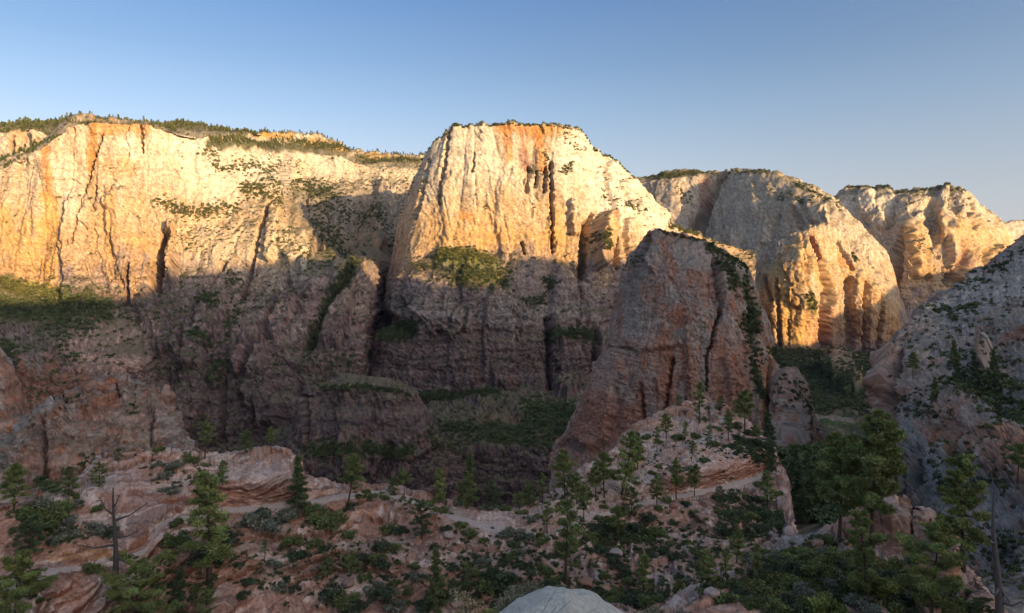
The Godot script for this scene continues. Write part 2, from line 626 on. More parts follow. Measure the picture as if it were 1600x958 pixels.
# ------------------------------------------------------------------ terrain
const CREAM := Color(0.68, 0.575, 0.42)
const WHITE := Color(0.74, 0.66, 0.53)
const ORANGE := Color(0.60, 0.27, 0.075)
const GOLD := Color(0.64, 0.37, 0.12)
const RUST := Color(0.36, 0.135, 0.07)
const VARNISH := Color(0.12, 0.085, 0.08)
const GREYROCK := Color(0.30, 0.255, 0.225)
const SCRUB := Color(0.075, 0.085, 0.035)
const MOSS := Color(0.15, 0.17, 0.045)
const PINK := Color(0.46, 0.295, 0.235)
const ASH := Color(0.33, 0.285, 0.25)

func terrain() -> void:
	var s: Sheet
	# far mesas
	s = sheet("distant_mesa", 0, 1500, 2600, 3.0)
	s.rows = [flat(0, 0, 520, [[1500, 5600], [1900, 5600]]), rowpts([1500, 356, 6000, 1560, 350, 6000, 1580, 345, 6000, 1620, 340, 6000, 1700, 344, 6000, 1900, 340, 6000])]
	s.back = [[900, -10]]
	s = sheet("back_plateau", 0, -900, 260, 2.0)
	s.rows = [flat(0, 0, 420, [[-260, 1850], [260, 1900]]), flat(0, 0, 250, [[-260, 1950], [0, 1960], [260, 2000]]), rowpts([-260, 215, 2000, 0, 206, 2000, 40, 206, 2020, 75, 208, 2010, 110, 204, 2020, 260, 206, 2050]), rowpts([-260, 196, 2150, 0, 196, 2150, 60, 193, 2150, 100, 186, 2150, 130, 183, 2150, 180, 187, 2150, 260, 196, 2150])]
	s.back = [[500, 5]]
	s.relief = [[20, 215, 18, 250, 5, -40], [60, 212, 66, 250, 5, 25]]
	s.tints = [[0, 198, 260, 190, 12, SCRUB, 0.85, 0.5], [35, 215, 70, 240, 20, GOLD, 0.5, 0.6]]
	# the long wall on the left with its recess
	s = sheet("canyon_wall", 0, -900, 740, 1.7)
	s.rows = [
		rowpts([-240, 860, 1000, 0, 860, 1000, 250, 860, 1120, 450, 860, 1140, 740, 860, 1200]),
		rowpts([-240, 640, 1080, 0, 640, 1090, 120, 630, 1100, 240, 640, 1190, 300, 650, 1220, 400, 650, 1230, 480, 640, 1220, 560, 640, 1260, 600, 640, 1500, 740, 640, 1600]),
		rowpts([-240, 550, 1140, 0, 550, 1150, 120, 555, 1150, 200, 560, 1180, 240, 555, 1260, 300, 540, 1280, 360, 540, 1290, 420, 540, 1290, 480, 540, 1290, 540, 540, 1300, 570, 540, 1330, 590, 540, 1600, 740, 540, 1800]),
		rowpts([-240, 476, 1320, 0, 474, 1330, 100, 470, 1340, 210, 472, 1400, 240, 480, 1370, 300, 480, 1370, 380, 480, 1380, 440, 480, 1370, 500, 470, 1370, 560, 470, 1390, 585, 470, 1460, 605, 470, 1700, 740, 470, 1900]),
		rowpts([-240, 440, 1390, 0, 440, 1395, 100, 440, 1400, 210, 440, 1440, 300, 430, 1450, 380, 430, 1460, 440, 425, 1440, 490, 415, 1430, 540, 410, 1450, 580, 410, 1520, 610, 410, 1760, 740, 410, 1950]),
		rowpts([-240, 380, 1400, 0, 380, 1405, 100, 380, 1420, 210, 370, 1460, 300, 380, 1490, 380, 370, 1500, 440, 370, 1500, 462, 371, 1560, 478, 372, 1900, 520, 372, 1940, 580, 372, 1960, 620, 372, 1990, 740, 372, 2000]),
		rowpts([-240, 345, 1410, 0, 310, 1420, 100, 300, 1440, 210, 300, 1480, 300, 300, 1530, 380, 300, 1600, 438, 291, 1660, 452, 288, 2130, 520, 284, 2160, 580, 286, 2160, 640, 290, 2160, 740, 290, 2050]),
		rowpts([-240, 330, 1420, -100, 300, 1420, 0, 262, 1430, 30, 247, 1435, 60, 234, 1440, 80, 220, 1445, 105, 198, 1450, 130, 191, 1455, 220, 193, 1500, 240, 196, 1510, 300, 207, 1560, 350, 217, 1620, 400, 230, 1720, 440, 240, 1850, 456, 241, 2130, 500, 243, 2180, 545, 248, 2190, 600, 262, 2190, 650, 268, 2190, 740, 275, 2200]),
		rowpts([-240, 328, 1450, -100, 297, 1450, 0, 259, 1460, 30, 244, 1465, 60, 231, 1470, 80, 217, 1475, 105, 194, 1490, 130, 188, 1520, 220, 188, 1600, 240, 191, 1620, 300, 199, 1700, 350, 207, 1780, 400, 219, 1850, 440, 224, 2000, 460, 227, 2200, 500, 230, 2260, 545, 243, 2270, 600, 248, 2280, 650, 256, 2280, 740, 262, 2300]),
		rowpts([-240, 327, 1500, -100, 296, 1500, 0, 258, 1510, 30, 243, 1515, 60, 230, 1520, 80, 216, 1530, 105, 191, 1560, 130, 186, 1600, 220, 186, 1700, 240, 188, 1720, 300, 194, 1810, 350, 198, 1890, 400, 205, 1870, 440, 206, 2030, 460, 208, 2240, 500, 212, 2300, 530, 224, 2310, 545, 236, 2320, 600, 236, 2330, 650, 240, 2330, 740, 246, 2350])]
	s.skirt = [[-60, -250]]
	s.back = [[500, 8]]
	s.tan = 0.25
	s.relief = [
		[266, 352, 272, 440, 7, 34], [262, 368, 240, 445, 9, -52], [420, 318, 402, 380, 4.5, -42], [402, 380, 380, 470, 6, -46], [428, 330, 422, 400, 7, 16], [352, 412, 330, 440, 6, -20],
		[160, 210, 152, 235, 2.2, -16], [152, 235, 130, 300, 2.2, -22], [130, 300, 112, 380, 2.2, -10], [150, 290, 146, 330, 2.0, -14], [221, 193, 224, 240, 2.2, -20], [202, 415, 198, 470, 5, -30], [66, 360, 30, 460, 24, -12], [120, 330, 120, 460, 26, 15], [185, 320, 215, 440, 26, 16],
		[560, 405, 480, 540, 9, -34], [450, 440, 400, 540, 9, -26], [340, 470, 300, 560, 20, 22], [230, 480, 260, 540, 18, 20], [390, 560, 420, 640, 26, 30], [350, 590, 345, 690, 7, -18], [300, 600, 290, 700, 30, 20], [540, 430, 520, 520, 20, 20], [470, 600, 462, 720, 8, -18],
		[552, 405, 556, 420, 6, 12], [500, 330, 470, 400, 22, 20], [560, 320, 540, 400, 22, -30], [600, 300, 590, 380, 12, 25], [400, 545, 380, 600, 8, -24], [455, 470, 430, 520, 14, 18]]
	s.tints = [
		[146, 194, 140, 262, 9, ORANGE, 0.85, 0.5], [146, 262, 144, 300, 6, GOLD, 0.5, 0.7], [150, 200, 222, 200, 13, ORANGE, 0.75, 0.6], [200, 225, 215, 245, 16, WHITE, 0.8, 0.6], [170, 262, 205, 258, 16, ORANGE, 0.45, 0.8], [70, 235, 78, 320, 9, ORANGE, 0.8, 0.5], [76, 320, 72, 440, 20, GOLD, 0.75, 0.7], [0, 350, 50, 440, 38, GOLD, 0.6, 0.8], [170, 300, 176, 440, 12, GOLD, 0.5, 0.8], [215, 380, 210, 450, 20, GOLD, 0.4, 0.9],
		[100, 262, 110, 330, 24, WHITE, 0.5, 0.8], [300, 230, 340, 280, 50, WHITE, 0.65, 0.6], [400, 270, 520, 262, 30, WHITE, 0.7, 0.6], [560, 270, 640, 275, 20, CREAM, 0.7, 0.6], [330, 380, 420, 400, 50, CREAM, 0.5, 0.7], [450, 360, 470, 410, 26, CREAM, 0.5, 0.8],
		[500, 320, 630, 345, 52, Color(0.25, 0.22, 0.20), 0.75, 0.5], [500, 400, 600, 390, 30, GREYROCK, 0.5, 0.8],  # scrubby grey rock, darkened in colour to deepen the shade in the recess
		[0, 480, 170, 485, 26, SCRUB, 0.85, 0.6], [60, 500, 150, 520, 30, SCRUB, 0.5, 0.9], [0, 440, 90, 458, 14, MOSS, 0.8, 0.5], [120, 530, 230, 520, 34, PINK, 0.75, 0.6], [140, 560, 240, 590, 26, PINK, 0.7, 0.8], [20, 545, 60, 570, 18, GREYROCK, 0.6, 0.7], [20, 600, 120, 610, 40, RUST, 0.5, 0.7],
		[255, 470, 270, 560, 26, VARNISH, 0.65, 0.6], [230, 520, 215, 540, 14, VARNISH, 0.5, 0.6], [250, 600, 450, 640, 46, VARNISH, 0.75, 0.6], [480, 600, 560, 600, 40, VARNISH, 0.6, 0.7], [440, 500, 540, 480, 26, PINK, 0.35, 0.9], [350, 470, 400, 440, 26, PINK, 0.4, 0.9], [300, 445, 400, 438, 16, PINK, 0.4, 0.8],
		[555, 410, 480, 540, 9, SCRUB, 0.85, 0.5], [330, 225, 545, 235, 9, SCRUB, 0.9, 0.5], [240, 192, 420, 208, 6, SCRUB, 0.9, 0.4], [560, 245, 660, 252, 6, SCRUB, 0.9, 0.4], [410, 210, 450, 212, 6, GOLD, 0.8, 0.5], [480, 222, 540, 236, 8, GOLD, 0.9, 0.4], [570, 240, 650, 246, 4, GOLD, 0.7, 0.5]]
	# the great pale monolith and the dark cliffs below it
	s = sheet("white_monolith", 0, 552, 1180, 1.6)
	s.rows = [
		rowpts([552, 860, 1080, 700, 860, 1080, 900, 860, 1060, 1180, 860, 1060]),
		rowpts([552, 720, 1100, 640, 712, 1100, 760, 704, 1090, 860, 698, 1080, 940, 690, 1080, 1180, 690, 1080]),
		rowpts([552, 668, 1230, 640, 664, 1220, 720, 660, 1210, 800, 652, 1200, 860, 625, 1260, 920, 615, 1280, 1180, 615, 1280]),
		rowpts([552, 630, 1400, 570, 625, 1370, 600, 630, 1345, 660, 634, 1330, 740, 622, 1320, 800, 612, 1320, 860, 590, 1330, 920, 585, 1350, 1180, 585, 1400]),
		rowpts([552, 620, 1450, 568, 608, 1420, 600, 540, 1395, 660, 530, 1370, 740, 520, 1360, 820, 515, 1360, 900, 520, 1380, 980, 510, 1420, 1180, 510, 1500]),
		rowpts([552, 618, 1460, 568, 606, 1430, 592, 520, 1425, 625, 500, 1405, 660, 495, 1375, 740, 482, 1355, 820, 480, 1375, 900, 480, 1410, 980, 470, 1450, 1180, 470, 1560]),
		rowpts([552, 616, 1480, 568, 604, 1450, 592, 505, 1480, 610, 455, 1450, 640, 430, 1425, 690, 430, 1385, 740, 430, 1370, 790, 424, 1400, 860, 415, 1445, 920, 412, 1445, 980, 410, 1490, 1080, 410, 1600, 1180, 420, 1680]),
		rowpts([552, 616, 1490, 568, 603, 1460, 592, 503, 1500, 610, 440, 1490, 640, 400, 1460, 690, 392, 1450, 740, 390, 1448, 800, 400, 1452, 860, 398, 1456, 920, 392, 1462, 980, 392, 1510, 1060, 392, 1600, 1180, 410, 1720]),
		rowpts([552, 616, 1500, 568, 602, 1480, 592, 502, 1540, 612, 424, 1560, 635, 340, 1545, 655, 300, 1490, 690, 300, 1468, 740, 300, 1462, 800, 300, 1468, 860, 300, 1478, 920, 300, 1500, 980, 310, 1560, 1040, 350, 1640, 1180, 400, 1780]),
		rowpts([552, 615, 1510, 568, 600, 1500, 585, 530, 1560, 595, 490, 1590, 608, 440, 1600, 618, 400, 1610, 630, 340, 1610, 640, 305, 1600, 652, 272, 1570, 665, 238, 1530, 690, 206, 1500, 712, 196, 1490, 760, 195, 1488, 830, 194, 1492, 875, 199, 1500, 905, 204, 1515, 915, 215, 1525, 925, 236, 1540, 950, 240, 1560, 975, 258, 1590, 1000, 290, 1620, 1020, 318, 1650, 1040, 345, 1680, 1060, 355, 1710, 1085, 362, 1750, 1130, 385, 1800, 1180, 400, 1840])]
	s.skirt = [[-40, -200]]
	s.back = [[260, 6], [420, -140], [500, -500]]
	s.back_n = 12
	s.rim = 1.6
	s.rough = 0.8
	s.relief = [
		[703, 200, 690, 280, 4, -20], [690, 262, 686, 320, 3.0, -14], [742, 240, 738, 268, 2.4, -14], [670, 250, 650, 340, 5, -14],
		[860, 255, 863, 395, 3.2, -34], [852, 262, 850, 300, 4, -20], [838, 268, 836, 292, 3, -18], [826, 262, 822, 300, 4, -14], [815, 380, 818, 402, 4, -16],
		[940, 345, 936, 410, 11, 46], [916, 352, 908, 430, 9, -50], [962, 372, 960, 420, 6, -26], [925, 335, 920, 345, 6, -20], [895, 320, 900, 360, 8, 18], [980, 350, 985, 400, 9, 14],
		[655, 460, 700, 500, 26, 22], [600, 500, 640, 520, 18, -26], [606, 400, 590, 520, 4, -20], [640, 440, 625, 500, 3, -16],
		[780, 470, 785, 580, 24, 14], [855, 500, 858, 600, 7, -36], [880, 440, 890, 600, 22, 18], [720, 520, 725, 600, 16, 10], [930, 520, 930, 600, 8, -30],
		[800, 300, 805, 380, 30, 8], [720, 300, 715, 390, 30, 7], [990, 290, 1030, 350, 16, 12], [955, 262, 962, 330, 10, 12]]
	s.tints = [
		[785, 198, 880, 206, 13, ORANGE, 0.8, 0.5], [790, 205, 796, 250, 10, ORANGE, 0.7, 0.6], [815, 205, 822, 260, 7, RUST, 0.6, 0.6], [842, 205, 846, 262, 9, ORANGE, 0.85, 0.5], [835, 255, 850, 300, 15, VARNISH, 0.4, 0.8], [862, 250, 864, 400, 5, GREYROCK, 0.5, 0.6],
		[700, 220, 760, 260, 40, WHITE, 0.45, 0.7], [900, 230, 960, 320, 40, WHITE, 0.85, 0.4], [960, 270, 1030, 360, 30, WHITE, 0.85, 0.4], [880, 250, 890, 330, 12, WHITE, 0.6, 0.6],
		[680, 350, 830, 340, 40, GOLD, 0.28, 0.9], [722, 335, 735, 340, 8, ORANGE, 0.6, 0.5], [690, 375, 860, 370, 16, GOLD, 0.5, 0.9], [870, 330, 880, 400, 14, GOLD, 0.5, 0.7], [940, 350, 940, 400, 12, GOLD, 0.5, 0.7], [945, 335, 948, 345, 6, RUST, 0.6, 0.5],
		[690, 405, 770, 410, 15, MOSS, 0.95, 0.35], [720, 430, 780, 440, 20, SCRUB, 0.8, 0.6], [600, 520, 650, 515, 13, SCRUB, 0.9, 0.5], [790, 470, 840, 470, 8, GREYROCK, 0.5, 0.8],
		[640, 490, 920, 490, 22, GREYROCK, 0.55, 0.7], [600, 560, 860, 555, 40, VARNISH, 0.5, 0.7], [700, 505, 860, 520, 16, VARNISH, 0.35, 0.9], [850, 525, 930, 525, 10, SCRUB, 0.7, 0.8], [650, 622, 780, 622, 8, SCRUB, 0.9, 0.5], [740, 655, 820, 655, 7, RUST, 0.5, 0.6], [730, 672, 900, 660, 18, SCRUB, 0.8, 0.6], [840, 640, 890, 650, 22, SCRUB, 0.8, 0.6], [560, 740, 900, 740, 40, VARNISH, 0.75, 0.6], [600, 435, 625, 490, 14, GREYROCK, 0.5, 0.6]]
	# dark butte at the foot of the monolith
	s = sheet("dark_butte", 0, 420, 740, 1.8)
	s.rows = [
		rowpts([420, 860, 980, 740, 860, 1000]),
		rowpts([420, 740, 1010, 480, 730, 985, 560, 730, 975, 640, 730, 985, 700, 740, 1020, 740, 750, 1050]),
		rowpts([420, 700, 1070, 462, 690, 1030, 480, 650, 1010, 560, 650, 1000, 640, 650, 1010, 680, 690, 1040, 740, 735, 1070]),
		rowpts([420, 690, 1090, 460, 680, 1060, 474, 622, 1040, 482, 612, 1030, 500, 604, 1025, 545, 598, 1022, 580, 604, 1025, 625, 612, 1030, 645, 622, 1035, 655, 640, 1045, 668, 668, 1060, 690, 690, 1080, 740, 725, 1100])]
	s.back = [[60, -6], [130, -140]]
	s.rough = 0.75
	s.relief = [[480, 620, 478, 720, 5, -22], [560, 620, 565, 720, 30, 12], [610, 700, 600, 740, 14, -14]]
	s.tints = [[500, 640, 660, 640, 40, VARNISH, 0.55, 0.8], [480, 700, 640, 705, 16, SCRUB, 0.6, 0.8], [540, 690, 560, 720, 14, PINK, 0.3, 0.9], [500, 600, 620, 608, 5, PINK, 0.3, 0.7]]
	# domes and noses on the right, far side of the valley
	s = sheet("shaded_dome", 0, 950, 1450, 1.7)
	s.rows = [
		rowpts([950, 620, 2700, 1100, 620, 2500, 1450, 620, 2250]),
		rowpts([950, 480, 2850, 1050, 480, 2800, 1100, 480, 2650, 1200, 480, 2450, 1300, 470, 2300, 1390, 470, 2280, 1450, 590, 2300]),
		rowpts([950, 400, 3000, 1050, 400, 2900, 1090, 400, 2860, 1120, 400, 2750, 1200, 400, 2540, 1300, 400, 2380, 1360, 400, 2350, 1390, 440, 2350, 1450, 588, 2320]),
		rowpts([950, 320, 3100, 1010, 320, 3050, 1050, 320, 2960, 1095, 320, 2980, 1120, 320, 2900, 1180, 320, 2680, 1240, 320, 2520, 1300, 340, 2440, 1360, 375, 2430, 1390, 425, 2420, 1450, 586, 2340]),
		rowpts([950, 290, 3150, 1010, 284, 3120, 1050, 276, 3060, 1100, 276, 3030, 1125, 280, 3000, 1160, 272, 2850, 1200, 274, 2720, 1240, 284, 2630, 1270, 297, 2580, 1300, 315, 2550, 1330, 345, 2520, 1360, 370, 2500, 1390, 420, 2480, 1450, 585, 2350]),
		rowpts([950, 285, 3200, 990, 273, 3200, 1010, 278, 3180, 1040, 265, 3150, 1075, 262, 3140, 1100, 269, 3100, 1130, 268, 3050, 1160, 263, 2920, 1190, 266, 2830, 1206, 272, 2800, 1213, 266, 2790, 1222, 275, 2770, 1240, 278, 2740, 1270, 290, 2680, 1300, 308, 2640, 1330, 338, 2600, 1360, 365, 2560, 1385, 395, 2540, 1395, 430, 2520, 1400, 480, 2480, 1408, 540, 2420, 1450, 584, 2380])]
	s.skirt = [[-60, -200]]
	s.back = [[300, -10], [600, -500]]
	s.rough = 0.9
	s.drop = 170.0
	s.bedded = 0.3
	s.tan = 0.2
	s.relief = [[1128, 275, 1105, 320, 9, -70], [1105, 320, 1086, 372, 10, -80], [1265, 320, 1285, 350, 9, 26], [1240, 330, 1262, 372, 10, -26], [1225, 395, 1246, 380, 14, 30], [1290, 330, 1340, 400, 12, 22], [1215, 340, 1200, 372, 8, -18], [1150, 300, 1170, 370, 30, 12], [1040, 300, 1060, 360, 20, 20]]
	s.tints = [[1000, 268, 1110, 268, 8, SCRUB, 0.75, 0.5], [1104, 285, 1096, 325, 9, RUST, 0.75, 0.5], [1030, 320, 1080, 350, 34, GREYROCK, 0.5, 0.6], [1120, 330, 1220, 340, 60, GREYROCK, 0.35, 0.7], [1140, 420, 1180, 430, 36, RUST, 0.45, 0.7], [1090, 360, 1120, 400, 22, VARNISH, 0.4, 0.7]]
	s = sheet("golden_buttress", 0, 1110, 1450, 1.5)
	s.rows = [
		rowpts([1110, 640, 2050, 1450, 640, 2050]),
		rowpts([1110, 560, 2200, 1180, 556, 2160, 1240, 556, 2120, 1300, 556, 2160, 1390, 552, 2180, 1450, 600, 2250]),
		rowpts([1110, 556, 2280, 1180, 510, 2220, 1210, 490, 2150, 1260, 480, 2120, 1310, 480, 2170, 1360, 480, 2160, 1395, 490, 2200, 1450, 598, 2290]),
		rowpts([1110, 554, 2330, 1160, 480, 2300, 1180, 450, 2260, 1210, 430, 2200, 1250, 410, 2150, 1280, 405, 2150, 1310, 410, 2200, 1340, 425, 2200, 1380, 455, 2210, 1400, 500, 2250, 1450, 597, 2310]),
		rowpts([1110, 552, 2360, 1150, 470, 2350, 1165, 452, 2340, 1182, 432, 2310, 1200, 415, 2280, 1240, 375, 2220, 1265, 353, 2190, 1285, 350, 2200, 1310, 362, 2230, 1330, 388, 2250, 1360, 420, 2260, 1385, 445, 2280, 1396, 470, 2290, 1406, 530, 2300, 1450, 596, 2340])]
	s.skirt = [[-60, -150]]
	s.back = [[140, -10], [260, -160]]
	s.rough = 1.0
	s.drop = 260.0
	s.bedded = 0.15
	s.tan = 0.5
	s.relief = [[1268, 372, 1284, 410, 5, -34], [1284, 410, 1300, 470, 9, -30], [1310, 380, 1330, 420, 6, -24], [1290, 460, 1290, 540, 10, -52], [1325, 440, 1330, 540, 9, -34], [1352, 440, 1350, 550, 5, -30], [1378, 460, 1374, 550, 4, -26], [1215, 440, 1218, 540, 5, -24], [1196, 430, 1205, 470, 5, -24], [1232, 500, 1234, 530, 3, -16], [1240, 400, 1250, 470, 14, 16], [1340, 430, 1342, 520, 6, 10], [1365, 450, 1362, 540, 7, 10]]
	s.tints = [[1215, 430, 1245, 520, 34, GOLD, 0.75, 0.6], [1250, 380, 1290, 430, 30, GOLD, 0.6, 0.7], [1268, 370, 1284, 405, 5, RUST, 0.75, 0.5], [1310, 400, 1325, 420, 8, ORANGE, 0.7, 0.6], [1186, 430, 1200, 450, 9, RUST, 0.7, 0.6], [1340, 440, 1390, 500, 26, GOLD, 0.45, 0.8], [1260, 470, 1270, 490, 8, MOSS, 0.8, 0.5], [1290, 520, 1390, 520, 36, RUST, 0.4, 0.9]]
	s = sheet("far_peak", 0, 1260, 1680, 1.7)
	s.rows = [
		rowpts([1260, 640, 2700, 1680, 640, 2700]),
		rowpts([1260, 520, 2950, 1380, 520, 2900, 1420, 500, 2850, 1480, 470, 2900, 1560, 460, 2950, 1680, 520, 3000]),
		rowpts([1260, 430, 3100, 1380, 420, 3000, 1420, 410, 2880, 1445, 420, 2900, 1480, 420, 2900, 1540, 410, 2950, 1590, 430, 3050, 1680, 510, 3100]),
		rowpts([1260, 360, 3250, 1330, 350, 3200, 1390, 360, 3080, 1420, 360, 2960, 1450, 355, 3000, 1480, 350, 2960, 1530, 360, 3030, 1575, 390, 3120, 1600, 412, 3170, 1680, 500, 3200]),
		rowpts([1260, 345, 3350, 1305, 310, 3330, 1325, 304, 3300, 1390, 303, 3200, 1430, 305, 3120, 1470, 305, 3130, 1510, 308, 3100, 1545, 340, 3160, 1565, 358, 3200, 1580, 382, 3240, 1600, 404, 3260, 1680, 490, 3300]),
		rowpts([1260, 340, 3400, 1285, 322, 3400, 1305, 305, 3390, 1322, 296, 3360, 1330, 290, 3350, 1385, 289, 3300, 1396, 294, 3270, 1430, 294, 3230, 1500, 294, 3180, 1520, 305, 3190, 1545, 330, 3230, 1565, 350, 3270, 1580, 375, 3300, 1600, 398, 3330, 1680, 480, 3400])]
	s.back = [[400, 0], [700, -500]]
	s.rough = 1.3
	s.drop = 160.0
	s.bedded = 0.2
	s.tan = 0.3
	s.relief = [[1430, 350, 1440, 420, 14, 36], [1410, 370, 1395, 440, 10, -70], [1460, 320, 1450, 350, 14, -40], [1490, 350, 1500, 420, 20, 45], [1515, 300, 1525, 350, 8, -34], [1500, 400, 1480, 440, 9, -40], [1540, 395, 1548, 440, 8, -50], [1560, 390, 1568, 420, 8, 30], [1400, 310, 1390, 350, 9, -30], [1350, 310, 1370, 350, 14, 25], [1475, 300, 1470, 340, 6, 24]]
	s.tints = [[1330, 296, 1390, 293, 4, SCRUB, 0.7, 0.4], [1400, 297, 1500, 297, 3, SCRUB, 0.7, 0.4], [1330, 320, 1400, 315, 20, WHITE, 0.6, 0.5], [1480, 370, 1560, 390, 36, GOLD, 0.55, 0.7], [1420, 370, 1440, 420, 18, GOLD, 0.6, 0.7], [1497, 385, 1500, 410, 9, RUST, 0.45, 0.7]]
	# valley floor between the fin and the right-hand slope
	s = sheet("valley_floor", 3, 1080, 1560, 2.0)
	s.rows = [
		rowpts([1080, 760, 700, 1560, 760, 700]),
		rowpts([1080, 668, 1080, 1240, 668, 1080, 1320, 668, 1080, 1400, 665, 1080, 1560, 665, 1080]),
		rowpts([1080, 618, 1450, 1240, 618, 1450, 1320, 612, 1500, 1400, 612, 1450, 1560, 612, 1450]),
		rowpts([1080, 590, 1650, 1220, 585, 1680, 1270, 580, 1700, 1305, 570, 1680, 1350, 580, 1700, 1400, 585, 1680, 1560, 590, 1680]),
		rowpts([1080, 545, 2150, 1220, 540, 2150, 1300, 552, 2100, 1390, 548, 2180, 1560, 540, 2200])]
	s.tints = [[1305, 558, 1330, 600, 13, Color(0.36, 0.235, 0.145), 0.9, 0.5], [1330, 600, 1390, 618, 9, Color(0.34, 0.235, 0.13), 0.9, 0.5], [1255, 605, 1285, 618, 9, Color(0.30, 0.21, 0.13), 0.8, 0.6], [1280, 655, 1330, 656, 5, Color(0.33, 0.26, 0.19), 0.8, 0.5], [1290, 662, 1340, 664, 4, Color(0.10, 0.13, 0.04), 0.8, 0.5], [1240, 630, 1390, 632, 18, SCRUB, 0.8, 0.3]]
	s.relief = [[1305, 560, 1325, 600, 22, 18], [1340, 600, 1390, 615, 12, 8]]
	# the red-brown fin in the middle
	s = sheet("sandstone_fin", 1, 862, 1320, 1.45)
	s.rows = [
		rowpts([862, 800, 560, 900, 800, 520, 1000, 800, 470, 1200, 800, 440, 1320, 800, 440]),
		rowpts([862, 712, 620, 885, 700, 590, 920, 690, 540, 1000, 690, 505, 1080, 690, 485, 1180, 690, 470, 1230, 690, 450, 1320, 720, 460]),
		rowpts([862, 706, 640, 885, 688, 606, 912, 640, 572, 940, 620, 542, 1000, 600, 512, 1080, 590, 496, 1150, 590, 492, 1190, 600, 490, 1220, 620, 480, 1250, 650, 478, 1320, 716, 480]),
		rowpts([862, 704, 645, 885, 684, 615, 915, 620, 592, 945, 560, 568, 980, 530, 540, 1030, 510, 522, 1090, 500, 510, 1140, 500, 510, 1180, 530, 515, 1210, 570, 515, 1240, 610, 505, 1260, 650, 500, 1320, 715, 500]),
		rowpts([862, 702, 650, 885, 680, 625, 915, 615, 610, 945, 545, 600, 970, 460, 580, 1000, 430, 548, 1040, 420, 536, 1090, 420, 530, 1130, 435, 530, 1165, 460, 535, 1190, 500, 542, 1215, 560, 540, 1240, 602, 530, 1262, 645, 520, 1320, 714, 520]),
		rowpts([862, 700, 660, 884, 676, 640, 900, 648, 632, 925, 590, 625, 942, 545, 620, 955, 500, 612, 966, 458, 604, 985, 408, 588, 1003, 378, 575, 1015, 361, 566, 1030, 358, 562, 1060, 361, 560, 1085, 368, 558, 1105, 378, 560, 1140, 400, 565, 1165, 420, 570, 1185, 460, 575, 1197, 490, 578, 1210, 540, 578, 1228, 570, 572, 1245, 592, 566, 1262, 625, 560, 1278, 670, 555, 1320, 712, 550])]
	s.skirt = [[-60, -120]]
	s.back = [[18, -2], [60, -120], [110, -300]]
	s.rim = 2.4
	s.rough = 0.62
	s.bedded = 0.4
	s.relief = [[1012, 372, 998, 430, 9, -8], [1030, 366, 1020, 420, 8, 5], [1118, 408, 1128, 470, 8, -14], [1128, 470, 1110, 545, 4, -10], [1106, 545, 1104, 610, 3, -8], [1050, 560, 1040, 640, 5, -9], [1000, 600, 1008, 690, 5, -9], [1170, 430, 1175, 540, 9, -8], [1200, 560, 1198, 690, 5, -14], [1222, 600, 1235, 690, 18, 10], [960, 560, 930, 680, 22, 6], [1000, 545, 1060, 535, 7, 4], [940, 545, 990, 545, 4, -4], [1080, 500, 1085, 660, 9, 5], [1140, 560, 1150, 660, 8, 4]]
	s.tints = [
		[920, 680, 1150, 600, 75, Color(0.38, 0.165, 0.10), 0.55, 0.9], [1030, 540, 1160, 560, 40, Color(0.37, 0.18, 0.115), 0.4, 0.9],
		[1030, 400, 1100, 410, 40, GREYROCK, 0.65, 0.7], [1000, 440, 990, 520, 26, GREYROCK, 0.6, 0.7], [1060, 470, 1100, 480, 30, GREYROCK, 0.4, 0.8], [1035, 385, 1055, 420, 9, RUST, 0.6, 0.8], [1085, 430, 1110, 440, 12, RUST, 0.55, 0.8], [1030, 480, 1060, 490, 16, RUST, 0.55, 0.8],
		[1040, 520, 1046, 680, 11, Color(0.42, 0.19, 0.115), 0.9, 0.5], [1080, 560, 1078, 660, 8, Color(0.42, 0.19, 0.115), 0.7, 0.6], [1120, 600, 1150, 660, 22, Color(0.40, 0.19, 0.12), 0.8, 0.6], [930, 640, 985, 680, 40, Color(0.36, 0.165, 0.11), 0.8, 0.5], [980, 560, 950, 600, 24, PINK, 0.4, 0.8], [1160, 600, 1165, 680, 10, Color(0.42, 0.2, 0.12), 0.8, 0.5],
		[1100, 520, 1102, 600, 10, GREYROCK, 0.75, 0.4], [1062, 600, 1064, 680, 8, GREYROCK, 0.6, 0.6], [1018, 590, 1015, 680, 9, GREYROCK, 0.5, 0.6], [985, 590, 990, 600, 8, VARNISH, 0.5, 0.6], [1112, 420, 1124, 500, 7, VARNISH, 0.65, 0.5], [1000, 390, 985, 440, 7, VARNISH, 0.4, 0.6], [890, 690, 910, 700, 10, VARNISH, 0.7, 0.6],
		[1200, 545, 1192, 690, 6, ORANGE, 0.5, 0.5], [1215, 600, 1250, 660, 24, PINK, 0.45, 0.8], [1130, 400, 1180, 480, 12, SCRUB, 0.6, 0.9], [1165, 440, 1180, 520, 9, SCRUB, 0.75, 0.7], [1208, 545, 1250, 600, 7, SCRUB, 0.7, 0.8]]
	# slope coming down from the right
	s = sheet("right_slope", 1, 1380, 2600, 1.5)
